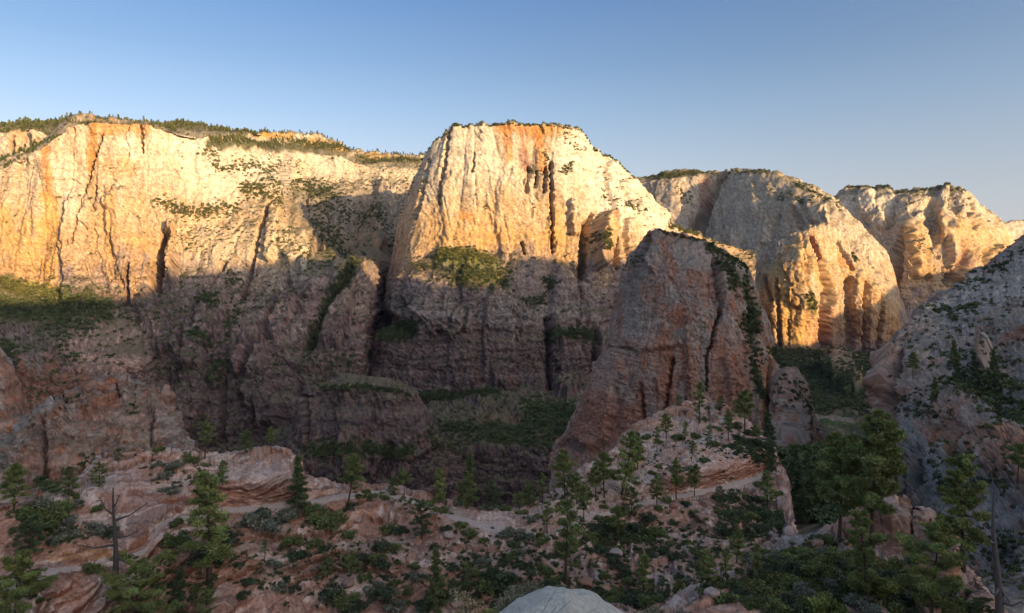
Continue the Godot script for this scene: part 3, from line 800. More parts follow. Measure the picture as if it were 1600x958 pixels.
	s.rows = [
		rowpts([1372, 1060, 118, 1460, 1060, 108, 1600, 1060, 96, 1900, 1060, 90]),
		rowpts([1372, 830, 180, 1420, 830, 170, 1500, 840, 150, 1600, 850, 132, 1900, 850, 120]),
		rowpts([1372, 740, 260, 1400, 740, 250, 1450, 740, 225, 1520, 720, 210, 1600, 720, 190, 1900, 700, 170]),
		rowpts([1372, 690, 330, 1385, 680, 320, 1420, 660, 300, 1480, 650, 275, 1540, 640, 262, 1600, 640, 245, 1900, 600, 220]),
		rowpts([1372, 682, 350, 1385, 630, 345, 1395, 600, 335, 1430, 580, 332, 1500, 560, 330, 1600, 530, 320, 1900, 450, 300]),
		rowpts([1380, 690, 380, 1386, 655, 378, 1389, 590, 376, 1394, 546, 375, 1403, 531, 385, 1440, 484, 430, 1480, 464, 460, 1500, 456, 465, 1530, 430, 475, 1560, 411, 480, 1580, 394, 480, 1600, 374, 485, 1640, 340, 490, 1900, 180, 500])]
	s.back = [[30, -4], [150, -60], [200, -200]]
	s.rough = 0.8
	s.sloping = 1.0
	s.rim = 2.5
	s.relief = [[1546, 545, 1546, 590, 5, 7], [1410, 560, 1400, 660, 12, -6], [1392, 560, 1392, 650, 6, 5], [1430, 700, 1440, 760, 14, -8]]
	s.tints = [
		[1480, 500, 1600, 440, 50, Color(0.57, 0.475, 0.40), 0.8, 0.6], [1420, 520, 1540, 600, 44, Color(0.50, 0.39, 0.32), 0.65, 0.8], [1402, 560, 1400, 650, 12, Color(0.38, 0.2, 0.14), 0.5, 0.9], [1440, 680, 1500, 690, 26, RUST, 0.5, 0.8], [1520, 690, 1600, 720, 40, Color(0.40, 0.17, 0.10), 0.75, 0.7], [1500, 680, 1504, 740, 9, Color(0.42, 0.17, 0.08), 0.8, 0.6],
		[1420, 650, 1450, 760, 20, ASH, 0.85, 0.6], [1450, 770, 1560, 800, 40, Color(0.34, 0.30, 0.275), 0.7, 0.6], [1540, 830, 1600, 880, 50, ASH, 0.7, 0.8], [1500, 620, 1600, 620, 18, SCRUB, 0.5, 0.8], [1560, 640, 1600, 600, 18, Color(0.30, 0.30, 0.28), 0.4, 0.9]]
	# forested gully under the fin
	s = sheet("wooded_gully", 3, 1150, 1450, 2.0)
	s.rows = [
		rowpts([1150, 960, 78, 1480, 960, 78]),
		rowpts([1150, 850, 120, 1250, 850, 112, 1350, 830, 110, 1450, 830, 200]),
		rowpts([1150, 770, 165, 1230, 760, 170, 1300, 740, 170, 1380, 722, 180, 1410, 720, 290, 1450, 720, 330]),
		rowpts([1150, 715, 215, 1220, 705, 220, 1300, 692, 230, 1380, 690, 240, 1410, 690, 330, 1450, 690, 370])]
	s.back = [[80, -30], [200, -200]]
	s.rough = 0.12
	s.tints = [[1290, 690, 1340, 700, 12, Color(0.33, 0.22, 0.17), 0.7, 0.6], [1400, 700, 1450, 740, 26, ASH, 0.85, 0.5], [1225, 720, 1290, 800, 40, SCRUB, 0.7, 0.6]]
	# brown butte and the red cliff end on the left
	s = sheet("red_cliff_end", 1, -900, 110, 1.7)
	s.rows = [rowpts([-260, 900, 260, 110, 900, 260]), rowpts([-260, 680, 300, 0, 680, 310, 40, 690, 316, 110, 740, 330]), rowpts([-260, 470, 330, -60, 500, 332, -12, 532, 332, 0, 540, 334, 8, 556, 335, 22, 596, 338, 28, 640, 342, 44, 652, 344, 56, 676, 346, 110, 735, 350])]
	s.back = [[20, -3], [80, -120]]
	s.rough = 0.5
	s.tints = [[0, 560, 20, 640, 16, RUST, 0.6, 0.6], [20, 650, 40, 680, 12, VARNISH, 0.4, 0.7]]
	s = sheet("brown_butte", 1, -900, 330, 1.5)
	s.rows = [
		rowpts([-200, 900, 150, 330, 900, 170]),
		rowpts([-200, 790, 175, 0, 790, 180, 100, 780, 190, 200, 770, 200, 330, 770, 205]),
		rowpts([-200, 740, 190, 0, 740, 195, 60, 700, 205, 130, 680, 212, 200, 680, 216, 260, 690, 222, 300, 726, 228, 330, 742, 232]),
		rowpts([-200, 730, 200, -40, 730, 205, 0, 722, 210, 22, 697, 214, 60, 660, 222, 95, 640, 226, 130, 616, 230, 150, 602, 232, 170, 592, 234, 195, 590, 236, 225, 600, 238, 255, 612, 240, 268, 634, 244, 280, 662, 248, 292, 694, 250, 330, 740, 254])]
	s.back = [[14, -2], [60, -90]]
	s.rough = 0.75
	s.relief = [[70, 655, 72, 740, 5, -2.2], [180, 600, 188, 625, 3, -3], [238, 640, 234, 700, 3, -2]]
	s.tints = [[68, 660, 72, 745, 7, VARNISH, 0.7, 0.4], [60, 690, 250, 640, 60, Color(0.30, 0.155, 0.105), 0.55, 0.9], [120, 700, 230, 690, 20, Color(0.38, 0.27, 0.20), 0.4, 0.9], [250, 660, 280, 700, 20, GREYROCK, 0.6, 0.6], [230, 640, 236, 700, 5, VARNISH, 0.6, 0.5]]
	# near ridge with the trail
	s = sheet("saddle_ridge", 2, -800, 1345, 1.25)
	s.rows = [
		rowpts([-170, 1030, 60, 0, 1030, 63, 200, 1030, 70, 500, 1030, 78, 800, 1030, 76, 1000, 1030, 70, 1200, 1030, 64, 1345, 1030, 60]),
		rowpts([-170, 930, 66, 0, 925, 69, 180, 915, 75, 300, 880, 84, 500, 862, 89, 700, 885, 88, 850, 912, 86, 1000, 884, 96, 1130, 862, 100, 1210, 855, 103, 1240, 925, 82, 1345, 995, 68]),
		rowpts([-170, 880, 71, 0, 875, 74, 100, 870, 77, 180, 864, 80, 235, 836, 84.5, 260, 816, 88.5, 330, 801, 92, 400, 797, 94, 450, 791, 95, 520, 779, 97, 560, 776, 99, 620, 791, 98, 700, 813, 97, 760, 831, 96, 850, 850, 96, 900, 816, 102, 940, 801, 108, 1000, 787, 117, 1060, 776, 124, 1130, 761, 132, 1190, 746, 138, 1210, 739, 138, 1222, 772, 128, 1230, 822, 112, 1240, 872, 92, 1260, 918, 80, 1345, 980, 70]),
		rowpts([-170, 840, 73, 0, 835, 77, 100, 812, 82, 180, 792, 88, 235, 772, 92.5, 260, 766, 94, 330, 756, 95.5, 400, 752, 96.5, 450, 755, 97, 465, 766, 98, 520, 767, 99.5, 560, 765, 101, 620, 779, 102, 700, 799, 101.5, 760, 813, 101, 850, 817, 104, 900, 787, 110, 940, 767, 117, 1000, 746, 124, 1060, 736, 129, 1130, 719, 136, 1190, 707, 143, 1210, 719, 143, 1222, 756, 134, 1230, 806, 118, 1240, 862, 96, 1260, 908, 83, 1345, 972, 73]),
		rowpts([-170, 812, 75, 0, 800, 80, 60, 784, 85, 100, 772, 88, 128, 752, 92, 146, 726, 95, 165, 714, 98, 200, 712, 100, 290, 708, 104, 380, 703, 106, 430, 700, 106, 448, 704, 105, 460, 720, 103, 470, 752, 101, 520, 752, 103, 560, 752, 105, 620, 765, 106, 680, 782, 106, 740, 796, 106, 800, 800, 109, 840, 786, 112, 880, 765, 117, 910, 737, 124, 940, 716, 132, 970, 690, 142, 1000, 662, 151, 1050, 640, 162, 1095, 628, 168, 1130, 632, 168, 1160, 650, 164, 1190, 675, 158, 1210, 700, 151, 1222, 740, 141, 1230, 790, 126, 1240, 850, 102, 1260, 898, 87, 1345, 964, 76])]
	s.skirt = [[-6, -12]]
	s.back = [[5, -3], [16, -22], [50, -110]]
	s.rim = 1.6
	s.calm = TRAIL_A + TRAIL_B
	s.tints = [
		[860, 800, 1000, 740, 26, Color(0.55, 0.415, 0.335), 0.6, 0.6], [1020, 700, 1100, 660, 40, Color(0.52, 0.385, 0.31), 0.55, 0.7], [700, 810, 830, 835, 22, Color(0.52, 0.37, 0.30), 0.6, 0.6], [160, 740, 230, 780, 40, Color(0.52, 0.36, 0.295), 0.5, 0.6], [400, 720, 450, 740, 24, Color(0.54, 0.39, 0.31), 0.5, 0.6], [210, 775, 270, 785, 9, RUST, 0.6, 0.6], [270, 780, 460, 772, 9, RUST, 0.55, 0.6], [1060, 750, 1200, 728, 10, RUST, 0.5, 0.7], [900, 880, 940, 910, 16, Color(0.42, 0.36, 0.31), 0.7, 0.6], [910, 925, 960, 915, 9, ORANGE, 0.55, 0.6], [80, 872, 170, 866, 7, ORANGE, 0.45, 0.6],
		[500, 900, 620, 860, 60, Color(0.36, 0.235, 0.19), 0.4, 0.9], [720, 880, 900, 880, 50, Color(0.30, 0.20, 0.165), 0.5, 0.9], [1000, 860, 1200, 830, 60, Color(0.30, 0.19, 0.15), 0.45, 0.9]]
	# near spur on the right
	s = sheet("near_spur", 2, 985, 1700, 1.3)
	s.rows = [
		rowpts([985, 1090, 34, 1200, 1090, 36, 1400, 1090, 36, 1640, 1090, 34]),
		rowpts([985, 1010, 43, 1100, 985, 45, 1200, 950, 47, 1300, 920, 50, 1400, 890, 52, 1450, 900, 50, 1500, 950, 46, 1560, 1000, 42, 1640, 1050, 38]),
		rowpts([985, 1000, 46, 1060, 962, 50, 1110, 932, 53, 1150, 880, 56, 1180, 862, 57, 1230, 858, 58, 1270, 850, 59, 1300, 842, 60, 1340, 816, 61, 1390, 790, 61, 1415, 795, 60, 1440, 822, 58, 1470, 862, 55, 1500, 900, 52, 1540, 940, 48, 1560, 975, 45, 1640, 1030, 40]),
		rowpts([985, 995, 48, 1060, 955, 52, 1110, 925, 55, 1140, 884, 57, 1150, 870, 58, 1180, 850, 59.5, 1230, 846, 61, 1270, 838, 62, 1300, 828, 63, 1340, 800, 64, 1370, 778, 64, 1390, 772, 64, 1415, 775, 63, 1424, 796, 62, 1436, 798, 61, 1445, 806, 60, 1470, 842, 57, 1500, 882, 54, 1540, 922, 50, 1560, 960, 47, 1640, 1015, 42])]
	s.back = [[4, -4], [16, -22], [40, -60]]
	s.rim = 3.0
	s.rough = 0.85
	s.relief = [[1418, 782, 1424, 850, 3, -1.2], [1465, 850, 1475, 900, 12, 0.8], [1390, 790, 1400, 830, 16, 0.7]]
	s.tints = [[1140, 880, 1160, 900, 14, ORANGE, 0.5, 0.6], [1180, 860, 1300, 845, 14, Color(0.42, 0.36, 0.31), 0.7, 0.5], [1400, 800, 1530, 930, 20, Color(0.43, 0.30, 0.235), 0.7, 0.5], [1475, 850, 1500, 920, 7, ORANGE, 0.55, 0.6], [1200, 900, 1420, 940, 60, Color(0.17, 0.13, 0.085), 0.6, 0.7]]

	# every sheet is worked out on a thread of its own
	var list := sheets.values()
	list.sort_custom(func(a, b): return (a.x1 - a.x0) / a.step * a.rows.size() > (b.x1 - b.x0) / b.step * b.rows.size())
	var group := WorkerThreadPool.add_group_task(func(i: int): list[i].build(), list.size(), 4, true)
	WorkerThreadPool.wait_for_group_task_completion(group)
	var names := {
		"distant_mesa": "faint flat mesa at the far right edge of the skyline",
		"back_plateau": "sunlit tree-topped plateau behind the left end of the canyon wall",
		"canyon_wall": "long cream and orange sandstone wall with a shaded recess, left half",
		"white_monolith": "great pale flat-topped sandstone monolith in the centre",
		"dark_butte": "dark red stepped butte at the foot of the pale monolith",
		"shaded_dome": "rounded grey dome mostly in shade right of the monolith",
		"golden_buttress": "golden sunlit buttress with hanging arches below the grey dome",
		"far_peak": "far sunlit flat-topped peak with deep ribs at the right",
		"valley_floor": "green valley floor with a tan talus cone between the cliffs",
		"sandstone_fin": "shaded red-brown sandstone fin rising behind the trail knoll",
		"right_slope": "pale scrubby rock slope falling from the right edge",
		"wooded_gully": "dark wooded gully below the red fin",
		"red_cliff_end": "red cliff end cut by the left edge of the picture",
		"brown_butte": "brown layered butte behind the slickrock shelf at left",
		"saddle_ridge": "near ridge of pink layered slickrock carrying the trail",
		"near_spur": "near rocky spur carrying the tall pines at lower right"}
	for k in sheets:
		var sh: Sheet = sheets[k]
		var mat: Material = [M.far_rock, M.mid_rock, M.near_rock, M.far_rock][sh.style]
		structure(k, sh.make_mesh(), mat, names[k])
	trail("sandy_trail", TRAIL_A, 0.85, "pale sandy footpath below the slickrock shelf and over the saddle")
	trail("knoll_trail", TRAIL_B, 0.72, "pale sandy footpath climbing round the foot of the knoll")
	rim_behind()
	near_slope()
	var g := PlaneMesh.new()
	g.size = Vector2(24000, 24000)
	var go := structure("ground", g, plain("valley_earth", Color(0.16, 0.13, 0.09)), "level valley earth far below the cliffs")
	go.position = Vector3(0, -520, -2000)

const TRAIL_A := [[72.0, 893.0], [110.0, 889.0], [150.0, 884.0], [185.0, 874.0], [222.0, 862.0], [238.0, 846.0], [246.0, 830.0], [262.0, 817.0], [300.0, 808.0], [340.0, 801.0], [400.0, 796.0], [450.0, 790.0], [500.0, 783.0], [540.0, 776.0], [580.0, 771.0], [625.0, 780.0], [670.0, 794.0], [705.0, 806.0], [740.0, 818.0], [790.0, 829.0], [840.0, 840.0], [862.0, 846.0]]
const TRAIL_B := [[868.0, 838.0], [890.0, 822.0], [930.0, 806.0], [970.0, 796.0], [1010.0, 786.0], [1060.0, 776.0], [1110.0, 766.0], [1150.0, 757.0], [1185.0, 748.0], [1204.0, 738.0]]

func trail(called: String, pts: Array, half: float, label: String) -> void:
	var s: Sheet = sheets["saddle_ridge"]
	var cv := Curve2D.new()
	for i in pts.size():
		var a: Array = pts[maxi(i - 1, 0)]
		var b: Array = pts[mini(i + 1, pts.size() - 1)]
		var tn := Vector2(b[0] - a[0], b[1] - a[1]) / 6.0
		cv.add_point(Vector2(pts[i][0], pts[i][1]), -tn, tn)
	var n := int(cv.get_baked_length() / 2.0)
	var st := SurfaceTool.new()
	st.begin(Mesh.PRIMITIVE_TRIANGLES)
	var ns := FastNoiseLite.new()
	ns.frequency = 0.05
	ns.seed = 4
	var W := 6
	for i in n + 1:
		var q := cv.sample_baked(cv.get_baked_length() * i / n)
		for k in W + 1:
			var f := (float(k) / W - 0.5) * 2.0
			var wy := (5.5 + ns.get_noise_2d(i * 2.0, 40.0 * signf(f)) * 3.0) * half * f
			var at: Vector3 = s.spot(q.x, q.y + wy).at
			var edge := 1.0 - absf(f)
			at.y += 0.02 + 0.12 * minf(edge * 3.0, 1.0)
			var g := 0.9 + 0.25 * ns.get_noise_2d(i * 9.0, k * 31.0)
			st.set_color(Color(0.62 * g, 0.47 * g, 0.385 * g))
			st.add_vertex(at)
	for i in n:
		for k in W:
			var a := i * (W + 1) + k
			for v in [a, a + W + 1, a + 1, a + 1, a + W + 1, a + W + 2]:
				st.add_index(v)
	st.generate_normals()
	structure(called, st.commit(), M.sand, label)

# the high rim behind the right shoulder, whose shade lies over the near ground and the foot of the walls
const RIM := [[-1600, 420], [-400, 430], [0, 400], [230, 362], [332, 350], [450, 352], [490, 392], [690, 394], [755, 384], [830, 315], [868, 285], [946, 266], [985, 300], [1005, 328], [1065, 325], [1124, 296], [1224, 292], [1500, 240], [1900, 120], [2120, 30], [2198, 10], [2233, 34], [2271, 100], [2327, 108], [2495, 160], [3000, 190], [3428, 208], [3565, 172], [3616, 232], [3683, 236], [4600, 260]]

func rim_behind() -> void:
	var st := SurfaceTool.new()
	st.begin(Mesh.PRIMITIVE_TRIANGLES)
	var ns := FastNoiseLite.new()
	ns.frequency = 0.006
	ns.seed = 12
	ns.fractal_octaves = 4
	var nu := 300
	var prof := [[250.0, -0.5], [700.0, 0.06], [1100.0, 0.25], [1400.0, 0.5], [1540.0, 0.9], [1600.0, 1.0], [1680.0, 0.99], [2100.0, 0.94], [2600.0, 0.5], [3200.0, -0.8]]
	for i in nu + 1:
		var u := -1600.0 + 6200.0 * i / nu
		var hh := 0.0
		for k in range(1, RIM.size()):
			if u <= RIM[k][0]:
				hh = lerpf(RIM[k - 1][1], RIM[k][1], (u - RIM[k - 1][0]) / (RIM[k][0] - RIM[k - 1][0]))
				break
		hh += 175.0
		for j in prof.size():
			var s: float = prof[j][0]
			var f: float = prof[j][1]
			if j < 4:
				s += ns.get_noise_2d(u, s) * 60.0
			var y := hh * f if f > 0.0 else 300.0 * f
			if f < 0.9:
				y += ns.get_noise_2d(u * 1.7, s + 300.0) * 30.0
			var g := 1.0 + ns.get_noise_2d(u * 5.0, s * 5.0) * 0.4
			st.set_color(Color(0.42 * g, 0.29 * g, 0.21 * g))
			st.add_vertex(Vector3((s + u) * 0.70711, y, (s - u) * 0.70711))
	var w := prof.size()
	for i in nu:
		for j in w - 1:
			var a := i * w + j
			for v in [a, a + w, a + 1, a + 1, a + w, a + w + 1]:
				st.add_index(v)
	st.generate_normals()
	structure("high_rim", st.commit(), M.far_rock, "high sandstone rim behind the viewer that shades the near ground")

func slope_y(x: float, z: float, ns: FastNoiseLite) -> float:
	var d := -z
	var y := -1.75 - 0.57 * d if d > 0.0 else -1.75 - 0.25 * d
	return y - maxf(0.0, absf(x) - 30.0) * 0.12 + ns.get_noise_2d(x, z) * 0.5 * clampf(absf(d) / 8.0, 0.15, 1.0)

func near_slope() -> void:
	var ns := FastNoiseLite.new()
	ns.frequency = 0.12
	ns.seed = 33
	ns.fractal_octaves = 4
	var st := SurfaceTool.new()
	st.begin(Mesh.PRIMITIVE_TRIANGLES)
	var nx := 120
	var nz := 160
	for j in nz + 1:
		var z := 90.0 - 160.0 * j / nz
		for i in nx + 1:
			var x := -75.0 + 150.0 * i / nx
			var g := 1.0 + ns.get_noise_2d(x * 7.0, z * 7.0) * 0.4
			st.set_color(Color(0.38 * g, 0.27 * g, 0.21 * g))
			st.add_vertex(Vector3(x, slope_y(x, z, ns), z))
	for j in nz:
		for i in nx:
			var a := j * (nx + 1) + i
			for v in [a, a + nx + 1, a + 1, a + 1, a + nx + 1, a + nx + 2]:
				st.add_index(v)
	st.generate_normals()
	structure("near_slope", st.commit(), M.near_rock, "stony slope falling away at the viewer's feet")
# ------------------------------------------------------------------ plants
class Bits:
	var v := PackedVector3Array()
	var n := PackedVector3Array()
	var c := PackedColorArray()
	func tri(a: Vector3, b: Vector3, d: Vector3, k: Color) -> void:
		var m := (d - a).cross(b - a).normalized()
		v.append(a); v.append(b); v.append(d)
		n.append(m); n.append(m); n.append(m)
		c.append(k); c.append(k); c.append(k)
	func tube(pts: Array, rad: Array, sides: int, k: Color) -> void:
		var rings := []
		for i in pts.size():
			var t: Vector3 = (pts[mini(i + 1, pts.size() - 1)] - pts[maxi(i - 1, 0)]).normalized()
			var u := t.cross(Vector3(0.31, 0.2, 0.93)).normalized()
			var w := t.cross(u)
			var ring := []
			for s in sides:
				var a := TAU * s / sides
				ring.append([pts[i] + (u * cos(a) + w * sin(a)) * rad[i], u * cos(a) + w * sin(a)])
			rings.append(ring)
		for i in rings.size() - 1:
			for s in sides:
				var a: Array = rings[i][s]
				var b: Array = rings[i][(s + 1) % sides]
				var d: Array = rings[i + 1][s]
				var e: Array = rings[i + 1][(s + 1) % sides]
				for q in [a, d, b, b, d, e]:
					v.append(q[0]); n.append(q[1]); c.append(k)
	func mesh() -> ArrayMesh:
		var arr := []
		arr.resize(Mesh.ARRAY_MAX)
		arr[Mesh.ARRAY_VERTEX] = v
		arr[Mesh.ARRAY_NORMAL] = n
		arr[Mesh.ARRAY_COLOR] = c
		var m := ArrayMesh.new()
		m.add_surface_from_arrays(Mesh.PRIMITIVE_TRIANGLES, arr)
		return m

static func rdir(r: RandomNumberGenerator) -> Vector3:
	var z := r.randf_range(-1.0, 1.0)
	var a := r.randf() * TAU
	var q := sqrt(1.0 - z * z)
	return Vector3(q * cos(a), z, q * sin(a))

func tuft(b: Bits, r: RandomNumberGenerator, at: Vector3, rad: float, count: int, leaf: float, wide: float, k: Color) -> void:
	for i in count:
		var d := rdir(r)
		d.y = d.y * 0.75 + 0.2
		var o := at + d * rad * sqrt(r.randf()) * 0.75
		var dir := (d + rdir(r) * 0.7).normalized()
		var side := dir.cross(rdir(r)).normalized() * wide * r.randf_range(0.6, 1.3)
		var l := leaf * r.randf_range(0.6, 1.35)
		var g := r.randf_range(0.6, 1.4)
		b.tri(o - side, o + side, o + dir * l, Color(k.r * g, k.g * g, k.b * g))

# a pine of height 10: open is how bare the lower trunk is, spread the crown's half width, cone how pointed
func pine(sd: int, open: float, spread: float, cone: float, boughs: int, fine: float, tone: Color) -> Dictionary:
	var r := RandomNumberGenerator.new()
	r.seed = sd
	var wood := Bits.new()
	var crown := Bits.new()
	var bark := Color(0.135, 0.095, 0.075)
	var H := 10.0
	var lean := Vector3(r.randf_range(-0.5, 0.5), 0, r.randf_range(-0.5, 0.5))
	var spine := []
	var rr := []
	for i in 9:
		var t := i / 8.0
		spine.append(lean * t * t * 1.2 + Vector3(sin(t * 5.0 + sd) * 0.10, H * t - 0.25 * (1.0 - t), cos(t * 4.0 + sd) * 0.10))
		rr.append(lerpf(0.21, 0.025, pow(t, 0.85)))
	wood.tube(spine, rr, 7, bark)
	for i in boughs:
		var t := open + (0.985 - open) * pow((i + r.randf() * 0.7) / boughs, 0.9)
		var f := clampf(t * 8.0, 0, 7.99)
		var from: Vector3 = spine[int(f)].lerp(spine[int(f) + 1], f - int(f))
		var u := (t - open) / (1.0 - open)
		var round_prof := pow(sin(PI * clampf(u * 0.82 + 0.16, 0.0, 1.0)), 0.7)
		var cone_prof := 1.0 - u * 0.93
		var reach := spread * lerpf(round_prof, cone_prof, cone) * r.randf_range(0.55, 1.12)
		if r.randf() < 0.12:
			reach *= 0.45
		var a := i * 2.39996 + r.randf_range(-0.4, 0.4)
		var out := Vector3(cos(a), 0, sin(a))
		var rise := lerpf(-0.18, 0.65, u) + r.randf_range(-0.15, 0.2)
		var mid := from + out * reach * 0.55 + Vector3.UP * reach * rise * 0.3
		var tip := from + out * reach + Vector3.UP * reach * rise * 0.8
		wood.tube([from, mid, tip], [0.055, 0.035, 0.012], 4, bark * 0.95)
		var nc := int(ceilf(reach * 2.4 * sqrt(fine))) + 1
		var bt := r.randf_range(0.75, 1.28)
		for k in nc:
			var q := 0.34 + 0.7 * (k + r.randf() * 0.6) / nc
			var c := (from.lerp(mid, q * 2.0) if q < 0.5 else mid.lerp(tip, q * 2.0 - 1.0))
			c += Vector3(r.randf_range(-1, 1), r.randf_range(-0.2, 0.5), r.randf_range(-1, 1)) * reach * 0.17
			var tn := bt * r.randf_range(0.8, 1.25)
			tuft(crown, r, c, (0.30 + 0.08 * reach) / pow(fine, 0.12), int(34 * fine), 0.40 / sqrt(fine), 0.062 / pow(fine, 0.35), Color(tone.r * tn * r.randf_range(0.88, 1.2), tone.g * tn, tone.b * tn))
	for k in 5:
		tuft(crown, r, spine[8] + Vector3(0, -0.22 * k, 0), 0.3, int(22 * fine), 0.4 / sqrt(fine), 0.06 / pow(fine, 0.35), tone)
	return {"trunk": wood.mesh(), "crown": crown.mesh()}

# a shrub of radius 1 on the ground
func shrub_mesh(sd: int, lumps: int, leaves: int, leaf: float, tone: Color, stems: bool) -> ArrayMesh:
	var r := RandomNumberGenerator.new()
	r.seed = sd
	var b := Bits.new()
	for i in lumps:
		var a := r.randf() * TAU
		var q := sqrt(r.randf()) * 0.78
		var c := Vector3(cos(a) * q, r.randf_range(0.12, 0.62) * (1.15 - q * 0.6), sin(a) * q)
		var tn := r.randf_range(0.7, 1.35)
		if stems:
			b.tube([Vector3(c.x * 0.15, -0.1, c.z * 0.15), c * 0.6, c], [0.035, 0.022, 0.008], 3, Color(0.13, 0.10, 0.085))
		tuft(b, r, c, 0.36, leaves / lumps, leaf, leaf * 0.34, Color(tone.r * tn * r.randf_range(0.9, 1.15), tone.g * tn, tone.b * tn))
	return b.mesh()

func far_tree_mesh(sd: int, tall: bool) -> ArrayMesh:
	var r := RandomNumberGenerator.new()
	r.seed = sd
	var b := Bits.new()
	var n := 70
	for i in n:
		var t := r.randf()
		var rad := (0.32 * (1.0 - t * 0.85) if tall else 0.55 * sqrt(1.0 - t * t * 0.9))
		var a := r.randf() * TAU
		var o := Vector3(cos(a) * rad * sqrt(r.randf()), (0.12 + 0.88 * t) * (1.3 if tall else 0.75), sin(a) * rad * sqrt(r.randf()))
		var d := (rdir(r) + Vector3(cos(a), 0.3, sin(a))).normalized()
		var side := d.cross(rdir(r)).normalized() * 0.13
		var g := r.randf_range(0.7, 1.3)
		b.tri(o - side, o + side, o + d * 0.3, Color(g, g, g))
	return b.mesh()

class Scatter:
	var at := []
	var size := PackedFloat32Array()
	var tone := PackedColorArray()

func commit_scatter(called: String, sc: Scatter, m: Mesh, label: String, category: String, r: RandomNumberGenerator) -> void:
	var mm := MultiMesh.new()
	mm.transform_format = MultiMesh.TRANSFORM_3D
	mm.use_colors = true
	mm.mesh = m
	mm.instance_count = sc.at.size()
	for i in sc.at.size():
		var s := sc.size[i]
		var bs := Basis(Vector3.UP, r.randf() * TAU).scaled(Vector3(s * r.randf_range(0.8, 1.25), s * r.randf_range(0.75, 1.2), s * r.randf_range(0.8, 1.25)))
		mm.set_instance_transform(i, Transform3D(bs, sc.at[i]))
		mm.set_instance_color(i, sc.tone[i])
	var o := MultiMeshInstance3D.new()
	o.multimesh = mm
	o.material_override = M.leaf
	o.name = numbered(called)
	add_child(o)
	tag(o, label, category, "", "stuff")

func leaf_tone(r: RandomNumberGenerator, warm: float) -> Color:
	var g := r.randf_range(0.65, 1.35)
	var a := Color(0.085, 0.11, 0.05).lerp(Color(0.17, 0.165, 0.055), clampf(warm + r.randf_range(-0.3, 0.3), 0.0, 1.0))
	return Color(a.r * g, a.g * g, a.b * g)

# patches: [px, py, px, py, half width, how many, size in metres, warm]
func patches(sc: Scatter, sh: Sheet, list: Array, r: RandomNumberGenerator) -> void:
	for a in list:
		for i in a[5]:
			var t := r.randf()
			var px: float = lerpf(a[0], a[2], t) + r.randfn() * a[4] * 0.55
			var py: float = lerpf(a[1], a[3], t) + r.randfn() * a[4] * 0.55
			if px < sh.x0 or px > sh.x1:
				continue
			var q := sh.spot(px, py)
			if not q.in:
				continue
			sc.at.append(q.at - Vector3(0, 0.1, 0) * float(a[6]))
			sc.size.append(a[6] * r.randf_range(0.5, 1.35))
			sc.tone.append(leaf_tone(r, a[7]))

# ledges and plateau tops: wherever the ground is level enough for roots
func on_ledges(sc: Scatter, sh: Sheet, tries: int, least: float, size: float, warm: float, r: RandomNumberGenerator, j0: int, j1: int) -> void:
	for i in tries:
		var k := r.randi_range(j0, j1) * sh.nx + r.randi_range(0, sh.nx - 1)
		if sh.nor[k].y < least + r.randf_range(-0.12, 0.12):
			continue
		sc.at.append(sh.pos[k] - Vector3(0, 0.1 * size, 0))
		sc.size.append(size * r.randf_range(0.5, 1.4))
		sc.tone.append(leaf_tone(r, warm))

